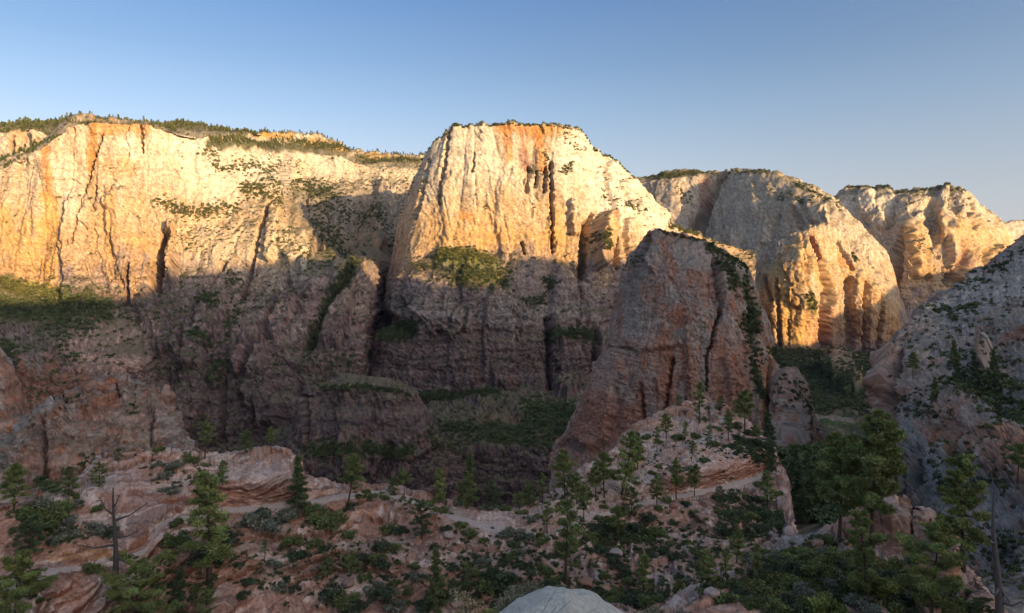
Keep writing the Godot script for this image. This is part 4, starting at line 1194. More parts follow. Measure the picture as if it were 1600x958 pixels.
func far_plants() -> void:
	var r := RandomNumberGenerator.new()
	r.seed = 77
	var bush := far_tree_mesh(3, false)
	var tall := far_tree_mesh(4, true)
	var sc := Scatter.new()
	var sh: Sheet = sheets["canyon_wall"]
	patches(sc, sh, [
		[240, 315, 300, 335, 9, 170, 5, 0.5], [300, 335, 370, 325, 10, 190, 5, 0.5], [320, 235, 340, 245, 9, 50, 5, 0.4], [330, 265, 400, 260, 12, 130, 5, 0.4], [380, 300, 460, 300, 14, 330, 5.5, 0.5], [400, 265, 470, 255, 12, 150, 5, 0.5], [420, 320, 440, 330, 9, 60, 5, 0.5], [270, 360, 330, 390, 22, 120, 3.6, 0.4], [430, 370, 480, 410, 18, 170, 4.5, 0.6], [300, 350, 480, 360, 30, 160, 3.4, 0.4],
		[0, 440, 95, 460, 9, 420, 7, 0.9], [0, 478, 110, 486, 16, 520, 7, 0.2], [90, 480, 170, 488, 12, 320, 7, 0.2], [70, 505, 150, 515, 22, 320, 5, 0.2], [0, 540, 30, 560, 16, 90, 6, 0.1], [90, 550, 120, 555, 9, 50, 5, 0.1], [150, 480, 220, 500, 14, 90, 4, 0.2],
		[555, 405, 480, 540, 8, 500, 7, 0.15], [460, 285, 640, 292, 5, 130, 5, 0.7], [480, 300, 560, 330, 22, 330, 6, 0.1], [500, 345, 540, 400, 26, 380, 7, 0.1], [570, 330, 620, 380, 20, 240, 6, 0.1], [455, 290, 520, 300, 8, 160, 6, 0.1], [310, 470, 335, 490, 10, 70, 8, 0.1], [300, 535, 330, 540, 6, 60, 7, 0.1], [380, 460, 350, 540, 12, 80, 6, 0.1], [350, 430, 380, 440, 9, 50, 5, 0.2],
		[545, 400, 556, 418, 6, 70, 7, 0.9], [470, 408, 495, 418, 8, 70, 5, 0.8], [350, 560, 330, 600, 12, 60, 7, 0.1], [480, 560, 560, 570, 30, 120, 5, 0.1], [240, 560, 420, 600, 40, 160, 4.5, 0.1]], r)
	on_ledges(sc, sh, 9000, 0.55, 4.5, 0.3, r, sh.first_row, sh.last_row)
	commit_scatter("wall_scrub", sc, bush, "dark scrub speckling the ledges of the long canyon wall", "scrub", r)
	sc = Scatter.new()
	var j := sh.last_row
	on_ledges(sc, sh, 1500, -0.5, 6.0, 0.5, r, j, j + 5)
	patches(sc, sh, [[330, 219, 440, 228, 5, 420, 5.5, 0.5], [430, 218, 545, 238, 5, 420, 5.5, 0.5], [240, 192, 420, 206, 3, 520, 5.5, 0.5], [560, 247, 655, 255, 4, 260, 5.5, 0.5], [100, 191, 240, 189, 1.5, 130, 5.0, 0.5], [0, 260, 95, 208, 3, 130, 5, 0.3]], r)
	sh = sheets["back_plateau"]
	on_ledges(sc, sh, 1500, -0.5, 7.0, 0.5, r, sh.last_row - 10, sh.last_row + 3)
	patches(sc, sh, [[-40, 198, 130, 192, 5, 420, 7, 0.5], [0, 254, 70, 235, 5, 150, 7, 0.1]], r)
	commit_scatter("rim_forest", sc, tall, "low forest covering the top of the long left wall", "forest", r)
	sc = Scatter.new()
	sh = sheets["white_monolith"]
	patches(sc, sh, [
		[680, 402, 770, 404, 9, 560, 5, 1.2], [700, 430, 790, 430, 18, 360, 6, 0.3], [595, 515, 650, 510, 9, 420, 8, 0.05], [600, 530, 640, 525, 9, 150, 7, 0.05], [645, 622, 780, 622, 6, 420, 7, 0.05], [700, 672, 830, 672, 9, 520, 7, 0.05], [830, 640, 900, 655, 16, 620, 7, 0.05], [740, 690, 900, 690, 9, 380, 6, 0.2], [830, 660, 900, 680, 12, 260, 6, 0.1],
		[850, 525, 930, 525, 9, 200, 7, 0.05], [820, 470, 850, 470, 8, 60, 6, 0.1], [850, 440, 870, 450, 8, 40, 6, 0.1], [925, 370, 935, 410, 6, 140, 6, 0.6], [890, 260, 880, 270, 6, 50, 5, 0.5], [850, 240, 856, 260, 6, 30, 4, 0.4], [880, 210, 905, 240, 10, 60, 4, 0.4], [975, 320, 1000, 330, 8, 60, 5, 0.4], [940, 300, 960, 330, 12, 40, 4, 0.4], [830, 265, 845, 272, 6, 40, 4, 0.4], [640, 410, 690, 420, 9, 90, 4.5, 0.6], [1040, 350, 1090, 365, 4, 160, 6, 0.8], [610, 440, 600, 520, 3, 60, 5, 0.1]], r)
	on_ledges(sc, sh, 5000, 0.6, 4.5, 0.2, r, sh.first_row, sh.last_row)
	on_ledges(sc, sh, 900, -0.5, 4.5, 0.4, r, sh.last_row - 1, sh.last_row + 2)
	commit_scatter("monolith_scrub", sc, bush, "brush on the terraces and shelves of the pale monolith", "scrub", r)
	sc = Scatter.new()
	sh = sheets["dark_butte"]
	patches(sc, sh, [[500, 606, 640, 614, 5, 160, 5, 0.1], [480, 704, 640, 706, 9, 260, 6, 0.05], [660, 680, 740, 720, 9, 160, 5, 0.2]], r)
	sh = sheets["shaded_dome"]
	patches(sc, sh, [[1010, 276, 1100, 270, 4, 330, 9, 0.7], [1110, 272, 1200, 270, 3, 120, 8, 0.4], [1240, 285, 1310, 325, 6, 150, 8, 0.2], [1060, 300, 1080, 310, 8, 50, 7, 0.1], [1200, 300, 1270, 320, 10, 80, 7, 0.1]], r)
	sh = sheets["golden_buttress"]
	patches(sc, sh, [[1258, 460, 1272, 485, 7, 90, 8, 0.8], [1330, 395, 1336, 410, 4, 30, 8, 0.3], [1200, 556, 1390, 552, 7, 240, 8, 0.1]], r)
	sh = sheets["far_peak"]
	patches(sc, sh, [[1325, 292, 1395, 292, 2, 120, 9, 0.3], [1400, 297, 1520, 297, 2, 150, 8, 0.3], [1420, 380, 1440, 400, 8, 40, 8, 0.3]], r)
	on_ledges(sc, sh, 900, 0.6, 7.0, 0.3, r, sh.first_row, sh.last_row)
	commit_scatter("far_cliff_scrub", sc, bush, "scattered brush on the far domes and the dark butte", "scrub", r)
	sc = Scatter.new()
	sh = sheets["valley_floor"]
	patches(sc, sh, [[1230, 632, 1400, 630, 11, 1500, 8, 0.25], [1230, 560, 1280, 600, 22, 900, 7, 0.1], [1350, 560, 1400, 590, 20, 900, 7, 0.05], [1290, 580, 1390, 610, 18, 350, 5, 0.3], [1200, 550, 1400, 556, 8, 420, 7, 0.1], [1250, 610, 1330, 605, 14, 300, 6, 0.15]], r)
	commit_scatter("valley_woods", sc, bush, "dense green woods on the shaded valley floor", "woods", r)
	sc = Scatter.new()
	sh = sheets["sandstone_fin"]
	patches(sc, sh, [[1105, 385, 1170, 425, 8, 160, 2.6, 0.2], [1130, 410, 1150, 450, 9, 120, 2.6, 0.1], [1165, 440, 1180, 520, 8, 300, 3.0, 0.05], [1160, 500, 1180, 560, 9, 140, 2.6, 0.1], [1205, 545, 1255, 610, 7, 260, 3.0, 0.1], [1215, 610, 1262, 670, 16, 160, 2.2, 0.1], [1030, 362, 1100, 374, 3, 50, 2.0, 0.2], [985, 420, 1000, 400, 5, 30, 2.0, 0.1], [1170, 560, 1190, 620, 8, 90, 2.4, 0.1]], r)
	commit_scatter("fin_scrub", sc, bush, "brush clinging to the right flank of the red fin", "scrub", r)
	sc = Scatter.new()
	sh = sheets["right_slope"]
	patches(sc, sh, [[1450, 490, 1500, 500, 14, 54, 2.55, 0.2], [1500, 460, 1600, 400, 12, 102, 2.21, 0.2], [1440, 520, 1600, 480, 34, 156, 1.70, 0.3], [1420, 560, 1600, 560, 44, 216, 1.61, 0.25], [1500, 490, 1530, 495, 7, 48, 2.55, 0.1], [1480, 610, 1600, 620, 18, 252, 2.04, 0.3], [1540, 640, 1600, 650, 16, 132, 1.87, 0.3], [1410, 640, 1480, 650, 26, 102, 1.53, 0.2], [1440, 740, 1600, 760, 30, 102, 1.36, 0.2], [1480, 770, 1530, 780, 14, 72, 1.53, 0.05], [1520, 830, 1600, 880, 40, 180, 0.85, 0.05], [1560, 900, 1600, 930, 26, 84, 0.77, 0.4], [1480, 720, 1600, 700, 22, 54, 1.36, 0.2]], r)
	commit_scatter("slope_scrub", sc, bush, "low brush dotting the pale slope on the right", "scrub", r)
	sc = Scatter.new()
	sh = sheets["wooded_gully"]
	patches(sc, sh, [[1230, 720, 1300, 800, 30, 700, 2.6, 0.0], [1240, 700, 1400, 700, 12, 260, 2.4, 0.15], [1300, 740, 1390, 780, 30, 260, 2.0, 0.1]], r)
	sh = sheets["brown_butte"]
	patches(sc, sh, [[120, 725, 250, 715, 8, 90, 1.2, 0.1], [60, 745, 90, 770, 9, 60, 1.3, 0.1], [200, 620, 215, 650, 7, 14, 1.0, 0.1], [100, 640, 130, 620, 5, 16, 0.9, 0.1]], r)
	commit_scatter("gully_thicket", sc, bush, "dark thicket filling the gully and the butte's clefts", "thicket", r)
# ------------------------------------------------------------------ near trees, shrubs, stones
var protos := {}
var landmarks := []     # [position on the plate, short phrase]

func proto(key: String, called: String, parts: Dictionary) -> void:
	var o := Node3D.new()
	o.name = called
	for k in parts:
		var m := MeshInstance3D.new()
		m.mesh = parts[k]
		m.material_override = M.leaf if k == "crown" else M.bark
		m.name = k
		o.add_child(m, true)
	if not protos.has(key):
		protos[key] = []
	protos[key].append(o)

# kind, sheet, px, foot, top, label, short phrase other labels can point to
const TREES := [
	["P", "R", 325, 909, 743, "tall dark pine with bare lower trunk in front of the slickrock shelf", "the tall dark pine before the slickrock shelf"],
	["P", "R", 347, 764, 719, "small pine on the shelf top just behind the tall dark pine", "the small pine on the shelf top"],
	["J", "R", 154, 763, 726, "lone small round pine standing on bare pink slickrock at left", "the lone round pine on bare slickrock"],
	["J", "R", 108, 778, 733, "round pine at the left end of the slickrock, beside the butte", "the round pine at the slickrock's left end"],
	["J", "R", 182, 726, 705, "small bushy yellow-green pine on the slickrock's rear edge", "the bushy pine on the slickrock's rear edge"],
	["P", "R", 18, 815, 738, "leafy pine at the left picture edge in front of the brown butte", "the leafy pine at the left edge"],
	["J", "R", 46, 872, 806, "dark spreading pine at left above the nearest round pine", "the dark spreading pine at left"],
	["B", "R", 24, 985, 868, "nearest round-crowned pine in the lower left corner", "the round-crowned pine in the lower left corner"],
	["B", "R", 212, 990, 886, "bushy bright green pine at the bottom below the dead snag", "the bushy pine below the dead snag"],
	["C", "R", 281, 956, 885, "narrow blue-green conifer at the bottom left of the trail slope", "the narrow blue-green conifer"],
	["J", "R", 322, 975, 925, "squat dark conifer at the bottom edge right of the blue-green one", "the squat dark conifer at the bottom edge"],
	["T", "R", 321, 712, 655, "thin faint pine rising behind the slickrock shelf, leftmost of three", "the thin pine behind the shelf"],
	["J", "R", 384, 706, 671, "middle one of three pines rising behind the slickrock shelf", "the middle pine behind the shelf"],
	["P", "R", 425, 706, 670, "rightmost pine behind the slickrock shelf, near its rounded end", "the pine behind the shelf's rounded end"],
	["C", "R", 467, 796, 714, "conical pine beside the trail at the shelf's right end", "the conical pine by the trail"],
	["P", "R", 543, 788, 713, "leaning open pine on the crest where the trail turns", "the leaning pine on the crest"],
	["J", "R", 614, 775, 746, "small round pine on the crest, left of a close pair", "the small round pine of the crest pair"],
	["P", "R", 631, 777, 734, "taller pine of the close pair on the crest", "the taller pine of the crest pair"],
	["P", "R", 689, 788, 730, "bushy pine at the crest against dark cliffs, left of the tallest", "the bushy pine against the dark cliffs"],
	["C", "R", 730, 797, 711, "tall full pine at the saddle's left end against dark cliffs", "the tall full pine at the saddle's left end"],
	["J", "R", 769, 806, 758, "pale pine just behind the saddle, right of the tall full one", "the pale pine behind the saddle"],
	["J", "R", 811, 806, 778, "low pine at the lowest point of the saddle", "the low pine at the saddle's lowest point"],
	["J", "R", 828, 800, 757, "rounded pine behind the saddle right of its lowest point", "the rounded pine behind the saddle"],
	["T", "R", 847, 792, 742, "slim pine behind the saddle where the crest starts to climb", "the slim pine where the crest climbs"],
	["P", "R", 884, 790, 710, "tall airy pine behind the crest, left of the knoll's pine row", "the tall airy pine behind the crest"],
	["P", "R", 902, 792, 739, "pine close right of the tall airy pine behind the crest", "the pine right of the airy one"],
	["P", "R", 912, 817, 760, "bright pine with level boughs in front of the crest beside the path", "the level-boughed pine beside the path"],
	["P", "R", 930, 779, 728, "short pine tucked left of the leaning pine cluster", "the short pine left of the leaning cluster"],
	["P", "R", 945, 775, 704, "upright pine in the cluster left of the big leaning pine", "the upright pine of the cluster"],
	["P", "R", 972, 774, 676, "big leaning pine with dense crown on the knoll's left flank", "the big leaning pine on the knoll's flank"],
	["P", "R", 996, 733, 676, "pine behind and right of the big leaning pine", "the pine behind the big leaning one"],
	["J", "R", 986, 808, 763, "dark rounded pine beside the knoll path's first bend", "the dark round pine by the path's bend"],
	["P", "R", 1024, 802, 750, "slim pine standing right at the edge of the knoll path", "the slim pine at the path's edge"],
	["P", "R", 1057, 781, 721, "left one of two upright pines above the knoll path", "the left upright pine above the path"],
	["P", "R", 1084, 780, 727, "right one of two upright pines above the knoll path", "the right upright pine above the path"],
	["T", "R", 856, 838, 790, "thin sparse pine beside the trail fork on the saddle", "the sparse pine by the trail fork"],
	["T", "R", 886, 915, 778, "very tall thin pine standing on the slope below the path", "the very tall thin pine below the path"],
	["J", "R", 906, 838, 810, "small leafy pine beside the very tall thin pine", "the small leafy pine by the tall thin one"],
	["P", "R", 964, 848, 790, "dark pine below the knoll path amid thick brush", "the dark pine amid brush below the path"],
	["P", "R", 1005, 925, 858, "pine with clean trunk low on the brushy slope", "the clean-trunked pine low on the slope"],
	["P", "R", 1060, 950, 906, "small pine near the bottom edge left of the spur", "the small pine by the bottom edge"],
	["P", "R", 1041, 690, 651, "small pine on the upper left of the knoll", "the small pine on the knoll's upper left"],
	["T", "R", 1026, 708, 668, "thin pine on the knoll's left shoulder", "the thin pine on the knoll's shoulder"],
	["T", "R", 1070, 694, 659, "sparse pine in the middle of the knoll top", "the sparse pine of the knoll top"],
	["T", "R", 1081, 723, 690, "flat-crowned sparse pine on bare rock in the knoll's middle", "the flat-crowned pine on the knoll"],
	["T", "R", 1092, 662, 598, "two-tiered umbrella pine on the very summit of the knoll", "the umbrella pine on the knoll summit"],
	["J", "R", 1059, 636, 617, "round dwarf pine left of the knoll's umbrella pine", "the dwarf pine left of the umbrella pine"],
	["J", "R", 1126, 642, 619, "dwarf pine right of the knoll's umbrella pine", "the dwarf pine right of the umbrella pine"],
	["T", "R", 1101, 709, 671, "pine leaning right on the knoll's middle ledge", "the right-leaning pine on the knoll"],
	["P", "R", 1138, 693, 646, "full pine on the right side of the knoll top", "the full pine right of the knoll top"],
	["P", "R", 1163, 674, 608, "dark dense pine against the red fin at the knoll's right edge", "the dense pine against the red fin"],
	["P", "R", 1182, 700, 668, "bushy pine between the dense pine and the pointed fir", "the bushy pine left of the fir"],
	["C", "R", 1204, 701, 641, "sharply pointed dark fir at the knoll's right end", "the pointed dark fir"],
	["J", "R", 1125, 793, 765, "dark rounded pine just below the knoll path", "the rounded pine just below the knoll path"],
	["C", "R", 1148, 836, 796, "dark pointed conifer in the gully below the knoll path", "the pointed conifer below the knoll path"],
	["P", "R", 1200, 802, 742, "full pine below the trail's far end above the dark gully", "the full pine below the trail's end"],
	["J", "R", 659, 844, 786, "dark spreading juniper on the red slope below the saddle trail", "the dark juniper below the saddle trail"],
	["T", "R", 413, 884, 849, "little slender pine alone on the red slope at left", "the little slender pine on the red slope"],
	["J", "R", 549, 902, 864, "dark green small pine in the middle of the red slope", "the small dark pine on the red slope"],
	["J", "R", 512, 904, 871, "twisted small tree with open crown on the red slope", "the twisted small tree"],
	["C", "R", 681, 955, 862, "broad dark conifer at the bottom of the red slope", "the broad dark conifer at the bottom"],
	["P", "S", 1152, 888, 834, "small pine at the near spur's left tip", "the small pine at the spur's tip"],
	["T", "S", 1182, 922, 855, "thin pine on the near spur's left flank", "the thin pine on the spur's flank"],
	["P", "S", 1113, 948, 886, "light green pine at the bottom left of the near spur", "the light pine at the spur's bottom left"],
	["T", "S", 1142, 928, 872, "slender dark pine between the spur's tip and the light pine", "the slender dark pine at the spur"],
	["B", "S", 1315, 850, 688, "big pine with straight red trunk, left of the pair on the spur", "the straight-trunked big pine on the spur"],
	["B", "S", 1366, 862, 648, "tallest pine on the near spur, right of the pair", "the tallest pine on the spur"],
	["B", "S", 1500, 898, 720, "broad full pine right of the spur's cracked outcrop", "the broad pine right of the outcrop"],
	["B", "S", 1457, 990, 818, "open low-branched pine at the bottom right of the spur", "the open pine at the bottom right"],
	["B", "S", 1352, 950, 815, "bushy pine under the two big spur pines", "the bushy pine under the big pair"],
	["C", "G", 1250, 806, 726, "dark fir in the gully, leftmost of the shaded group", "the leftmost dark gully fir"],
	["C", "G", 1268, 815, 716, "tallest dark fir of the shaded gully group", "the tallest dark gully fir"],
	["C", "G", 1287, 806, 728, "dark fir in the gully beside the big spur pines", "the gully fir beside the big pines"],
	["C", "G", 1240, 760, 700, "dark fir at the head of the gully under the red fin", "the fir at the gully head"],
	["C", "G", 1262, 752, 690, "slim fir at the gully head right of the pointed fir", "the slim fir at the gully head"],
	["P", "G", 1302, 736, 678, "rounded tree at the gully head below the valley floor", "the rounded tree at the gully head"],
	["P", "X", 1432, 600, 560, "dark pine on the right slope near its cliff edge", "the dark pine near the right cliff edge"],
	["C", "X", 1497, 590, 545, "dark conifer high on the pale right slope", "the high dark conifer on the right slope"],
	["C", "X", 1530, 605, 560, "dense conifer left of the rock pinnacle on the right slope", "the dense conifer left of the pinnacle"],
	["C", "X", 1562, 605, 562, "dense conifer right of the rock pinnacle on the right slope", "the dense conifer right of the pinnacle"],
	["P", "X", 1594, 760, 700, "dark pine cut by the right picture edge", "the dark pine at the right edge"],
	["P", "W", 15, 200, 188, "lone pine at the far left end of the plateau skyline", "the far-left skyline pine"],
	["P", "W", 31, 199, 186, "leftmost pine of the tight cluster on the left skyline", "the left pine of the skyline cluster"],
	["P", "W", 39, 198, 184, "tallest pine of the tight cluster on the left skyline", "the tallest pine of the skyline cluster"],
	["P", "W", 45, 198, 186, "rightmost pine of the tight cluster on the left skyline", "the right pine of the skyline cluster"],
	["T", "W", 56, 197, 186, "thin pine just right of the skyline cluster at left", "the thin skyline pine"],
	["C", "X", 1470, 640, 600, "pine in the middle of the right slope's green belt", "the pine in the right slope's green belt"],
]

func sheet_of(k: String) -> Sheet:
	return sheets[{"R": "saddle_ridge", "S": "near_spur", "G": "wooded_gully", "X": "right_slope", "W": "back_plateau"}[k]]

func near_things() -> void:
	var r := RandomNumberGenerator.new()
	r.seed = 2024
	var ga := Color(0.205, 0.235, 0.08)
	var gb := Color(0.16, 0.19, 0.07)
	var gd := Color(0.085, 0.115, 0.06)
	for i in 6:
		proto("P", "pine_tree", pine(50 + i, 0.2 + 0.05 * i, 2.6 + 0.25 * (i % 3), 0.45, 34, 1.3, ga.lerp(gb, i / 5.0)))
	for i in 4:
		proto("J", "round_pine", pine(70 + i, 0.1, 3.9 + 0.3 * (i % 2), 0.05, 32, 1.2, gb.lerp(gd, 0.3 * i)))
	for i in 3:
		proto("C", "conifer", pine(80 + i, 0.06, 2.5, 0.92, 52, 1.1, gd.lerp(gb, 0.35 * i)))
	for i in 3:
		proto("T", "slim_pine", pine(90 + i, 0.42 - 0.05 * i, 1.9, 0.25, 20, 1.0, gb.lerp(ga, 0.4 * i)))
	var big := [[0.12, 4.6, 0.1, 34], [0.1, 5.0, 0.05, 34], [0.3, 3.0, 0.2, 34], [0.3, 2.5, 0.25, 38], [0.25, 2.5, 0.35, 38], [0.25, 3.2, 0.15, 30], [0.15, 2.9, 0.2, 32]]
	for i in big.size():
		proto("B", "tall_pine", pine(110 + i, big[i][0], big[i][1], big[i][2], big[i][3], 3.2, ga.lerp(gb, 0.15 * (i % 4))))
	var used := {}
	for a in TREES:
		var sh := sheet_of(a[1])
		var q := sh.spot(a[2], a[3])
		var d: float = -q.at.z
		var hm: float = (a[3] - a[4]) / F * d
		var list: Array = protos[a[0]]
		var k: int = used.get(a[0], 0)
		used[a[0]] = k + 1
		var src: Node3D = list[k % list.size()]
		var o: Node3D = src.duplicate()
		o.name = numbered(String(src.name))
		add_child(o)
		var s := hm / 10.0
		o.position = q.at
		var wide := s * r.randf_range(0.92, 1.12)
		o.basis = Basis(Vector3.UP, r.randf() * TAU).scaled(Vector3(wide, s, wide))
		if a[5].contains("leaning open"):
			o.basis = Basis(Vector3.BACK, -0.16) * o.basis
		elif a[5].begins_with("big leaning") or a[5].begins_with("pine leaning right"):
			o.basis = Basis(Vector3.BACK, -0.2) * o.basis
		tag(o, a[5], "fir" if a[5].contains("fir ") or a[5].ends_with("fir") else ("conifer" if a[0] == "C" else "tree"), "pines and firs of the near ridge, spur and slopes")
		landmarks.append([Vector2(a[2], (a[3] + a[4]) * 0.5), a[6], a[1]])
	snags(r)
	boulders(r)
	shrubs(r)
	ground_cover(r)

func limb(b: Bits, pts: Array, r0: float, r1: float, k: Color) -> void:
	var rr := []
	for i in pts.size():
		rr.append(lerpf(r0, r1, float(i) / (pts.size() - 1)))
	b.tube(pts, rr, 6, k)

func snag(called: String, foot: Vector3, h: float, tilt: float, arms: Array, k: Color, label: String, r: RandomNumberGenerator) -> void:
	var o := Node3D.new()
	o.name = numbered(called)
	add_child(o)
	o.position = foot
	var b := Bits.new()
	var spine := []
	for i in 8:
		var t := i / 7.0
		spine.append(Vector3(tilt * h * t + sin(t * 6.0) * 0.012 * h, h * t - 0.3 * (1.0 - t), cos(t * 5.0) * 0.01 * h))
	limb(b, spine, 0.034 * h, 0.006 * h, k)
	mesh_node("trunk", b.mesh(), M.bark, o)
	for a in arms:    # [height share, dx, dy, dz] of the tip, in shares of h
		var c := Bits.new()
		var f: float = clampf(a[0] * 7.0, 0, 6.99)
		var from: Vector3 = spine[int(f)].lerp(spine[int(f) + 1], f - int(f))
		var tip: Vector3 = from + Vector3(a[1], a[2], a[3]) * h
		var mid: Vector3 = from.lerp(tip, 0.5) + Vector3(0, -0.03, 0.01) * h
		limb(c, [from, from.lerp(mid, 0.6), mid, tip], 0.014 * h, 0.003 * h, k)
		for e in 3:
			var g := mid.lerp(tip, 0.25 + 0.25 * e)
			var tw: Vector3 = g + (Vector3(a[1], a[2], a[3]).normalized() * 0.5 + rdir(r) * 0.8) * h * 0.05
			limb(c, [g, tw], 0.005 * h, 0.0015 * h, k)
		mesh_node("branch", c.mesh(), M.bark, o)
	tag(o, label, "dead tree", "bleached dead trees")

func snags(r: RandomNumberGenerator) -> void:
	var sh: Sheet = sheets["saddle_ridge"]
	var q := sh.spot(177, 918)
	var d: float = -q.at.z
	snag("dead_snag", q.at, 150.0 / F * d, -0.02, [[0.42, -0.38, 0.02, 0.05], [0.3, 0.36, -0.06, 0.08], [0.66, 0.34, 0.18, -0.02], [0.72, -0.12, 0.20, 0.05], [0.5, 0.2, 0.03, -0.1], [0.8, 0.07, 0.14, 0.0], [0.58, -0.06, 0.10, 0.12]], Color(0.135, 0.115, 0.105), "grey dead snag with bare side branches in front of the left slickrock", r)
	landmarks.append([Vector2(175, 845), "the dead snag at left", "R"])
	sh = sheets["near_spur"]
	q = sh.spot(1556, 985)
	d = -q.at.z
	snag("dead_snag", q.at, 205.0 / F * d, -0.03, [[0.62, -0.09, 0.09, 0.02], [0.36, 0.16, 0.03, 0.03], [0.3, -0.12, 0.0, 0.08], [0.45, 0.05, 0.03, -0.1], [0.2, 0.1, 0.05, 0.1], [0.34, 0.05, -0.12, 0.04]], Color(0.19, 0.165, 0.15), "tall thin bleached snag at the lower right edge", r)
	landmarks.append([Vector2(1553, 880), "the bleached snag at lower right", "S"])
	sh = sheets["wooded_gully"]
	q = sh.spot(1243, 748)
	d = -q.at.z
	snag("dead_snag", q.at, 46.0 / F * d, 0.0, [[0.5, 0.12, -0.03, 0.0], [0.4, -0.12, -0.03, 0.0], [0.65, 0.1, -0.03, 0.0], [0.7, -0.09, -0.02, 0.0], [0.3, 0.13, -0.05, 0.05]], Color(0.26, 0.25, 0.25), "small grey dead fir above the dark gully beyond the trail's end", r)

func stone(sd: int, flatness: float, blocky: float, k: Color) -> ArrayMesh:
	# a broken block: a sphere pushed towards a few random planes, then roughened
	var r := RandomNumberGenerator.new()
	r.seed = sd
	var planes := []
	for i in 9:
		var n := rdir(r)
		planes.append([n, r.randf_range(0.62, 0.95)])
	planes.append([Vector3.UP, flatness])
	planes.append([Vector3.DOWN, flatness])
	var ns := FastNoiseLite.new()
	ns.seed = sd
	ns.frequency = 1.6
	var st := SurfaceTool.new()
	st.begin(Mesh.PRIMITIVE_TRIANGLES)
	var sphere := SphereMesh.new()
	sphere.radial_segments = 26
	sphere.rings = 14
	var arr := sphere.get_mesh_arrays()
	var vs: PackedVector3Array = arr[Mesh.ARRAY_VERTEX]
	for v in vs:
		var u := v.normalized()
		var t := 1.0
		for p in planes:
			var c: float = u.dot(p[0])
			if c > 0.05:
				t = minf(t, p[1] / c)
		t = lerpf(1.0, t, blocky) * (1.0 + ns.get_noise_3d(u.x * 2.0, u.y * 2.0, u.z * 2.0) * 0.08)
		var g := 1.0 + ns.get_noise_3d(u.x * 5.0, u.y * 9.0, u.z * 5.0) * 0.35
		st.set_color(Color(k.r * g, k.g * g, k.b * g))
		st.set_smooth_group(0)
		st.add_vertex(u * t)
	for i in arr[Mesh.ARRAY_INDEX]:
		st.add_index(i)
	st.generate_normals()
	return st.commit()

func boulders(r: RandomNumberGenerator) -> void:
	# the pale rounded boulder at the viewer's feet
	var ns := FastNoiseLite.new()
	ns.frequency = 0.12
	ns.seed = 33
	ns.fractal_octaves = 4
	var m := pale_boulder()
	var o := mesh_node("boulder", m, M.pale_rock)
	o.position = Vector3(0.93, -8.1, -11.5)
	tag(o, "smooth pale grey-white boulder at the bottom centre of the picture", "boulder")
	# broken blocks on the ledges
	var kinds := []
	for i in 6:
		kinds.append(stone(400 + i, 0.34 + 0.05 * i, 0.95, [Color(0.40, 0.24, 0.18), Color(0.5, 0.37, 0.31), Color(0.42, 0.22, 0.15)][i % 3]))
	var spots := [
		["R", 636, 750, 9, "jutting block on the crest beside the leaning pine's right"], ["R", 560, 815, 6, "small fallen block on the red slope under the leaning pine"], ["R", 610, 830, 6, "fallen block in the rubble below the crest pair"], ["R", 452, 768, 10, "block at the foot of the shelf's rounded end"], ["R", 700, 838, 8, "pale slab on the slope right of the dark juniper"],
		["R", 636, 889, 11, "long flat slab on the red slope above the broad dark conifer"], ["R", 545, 915, 12, "flat slab under the small dark pine on the red slope"], ["R", 640, 800, 6, "loose block under the saddle trail left of the dark juniper"], ["R", 1050, 800, 9, "ledge block below the knoll path"], ["R", 1096, 815, 11, "red block jutting from the slope below the knoll path"],
		["R", 930, 735, 8, "pale block on the knoll's left shoulder near the short pine"], ["R", 1115, 655, 6, "small block right of the knoll summit"], ["R", 1065, 645, 6, "small block left of the knoll summit"], ["R", 960, 870, 10, "block in the brush below the dark path-side pine"], ["R", 915, 905, 14, "big pale bed of rock below the very tall thin pine"],
		["S", 1275, 862, 10, "flat broken slab on the spur left of the straight-trunked big pine"], ["S", 1240, 858, 8, "small slab on the spur's crest toward its left tip"], ["S", 1210, 872, 9, "tilted slab on the spur's crest between its tip and the slabs"], ["S", 1420, 815, 16, "cracked outcrop block on the spur behind the bushy pine"], ["S", 1452, 842, 14, "rounded outcrop block on the spur below the cracked one"],
		["S", 1495, 915, 13, "orange-sided block on the spur's right edge"], ["S", 1165, 905, 11, "orange-stained block under the spur's left tip"], ["S", 1125, 960, 12, "pale block at the bottom of the spur's left side"], ["S", 1340, 845, 11, "stone slab between the two big spur pines"], ["S", 1530, 945, 12, "long pale block beside the bleached snag"]]
	var i := 0
	for a in spots:
		var sh := sheet_of(a[0])
		var q := sh.spot(a[1], a[2])
		var s: float = a[3] / F * -q.at.z
		var st := mesh_node("fallen_rock", kinds[i % 6], M.near_rock)
		i += 1
		st.position = q.at + Vector3(0, s * 0.05, 0)
		st.basis = Basis(Vector3.UP, r.randf() * TAU) * Basis(Vector3.RIGHT, r.randf_range(-0.2, 0.2)) * Basis.from_scale(Vector3(s * 1.3, s * 0.8, s))
		tag(st, a[4], "rock", "loose blocks and slabs on the near ledges")
	# pinnacle on the right slope
	var sh: Sheet = sheets["right_slope"]
	var q := sh.spot(1546, 592)
	var d: float = -q.at.z
	var b := Bits.new()
	var pts := []
	var rr := []
	for k in 12:
		var t := k / 11.0
		pts.append(Vector3(sin(t * 9.0) * 0.25, t * 46.0 / F * d - 1.0, cos(t * 7.0) * 0.3))
		rr.append((1.0 - t * 0.85) * 2.0 * (0.8 + 0.35 * sin(k * 2.3)) + 0.1)
	b.tube(pts, rr, 9, Color(0.40, 0.29, 0.23))
	var pn := mesh_node("rock_pinnacle", b.mesh(), M.mid_rock)
	pn.position = q.at
	tag(pn, "slender tan rock pinnacle standing between two conifers on the right slope", "pinnacle")

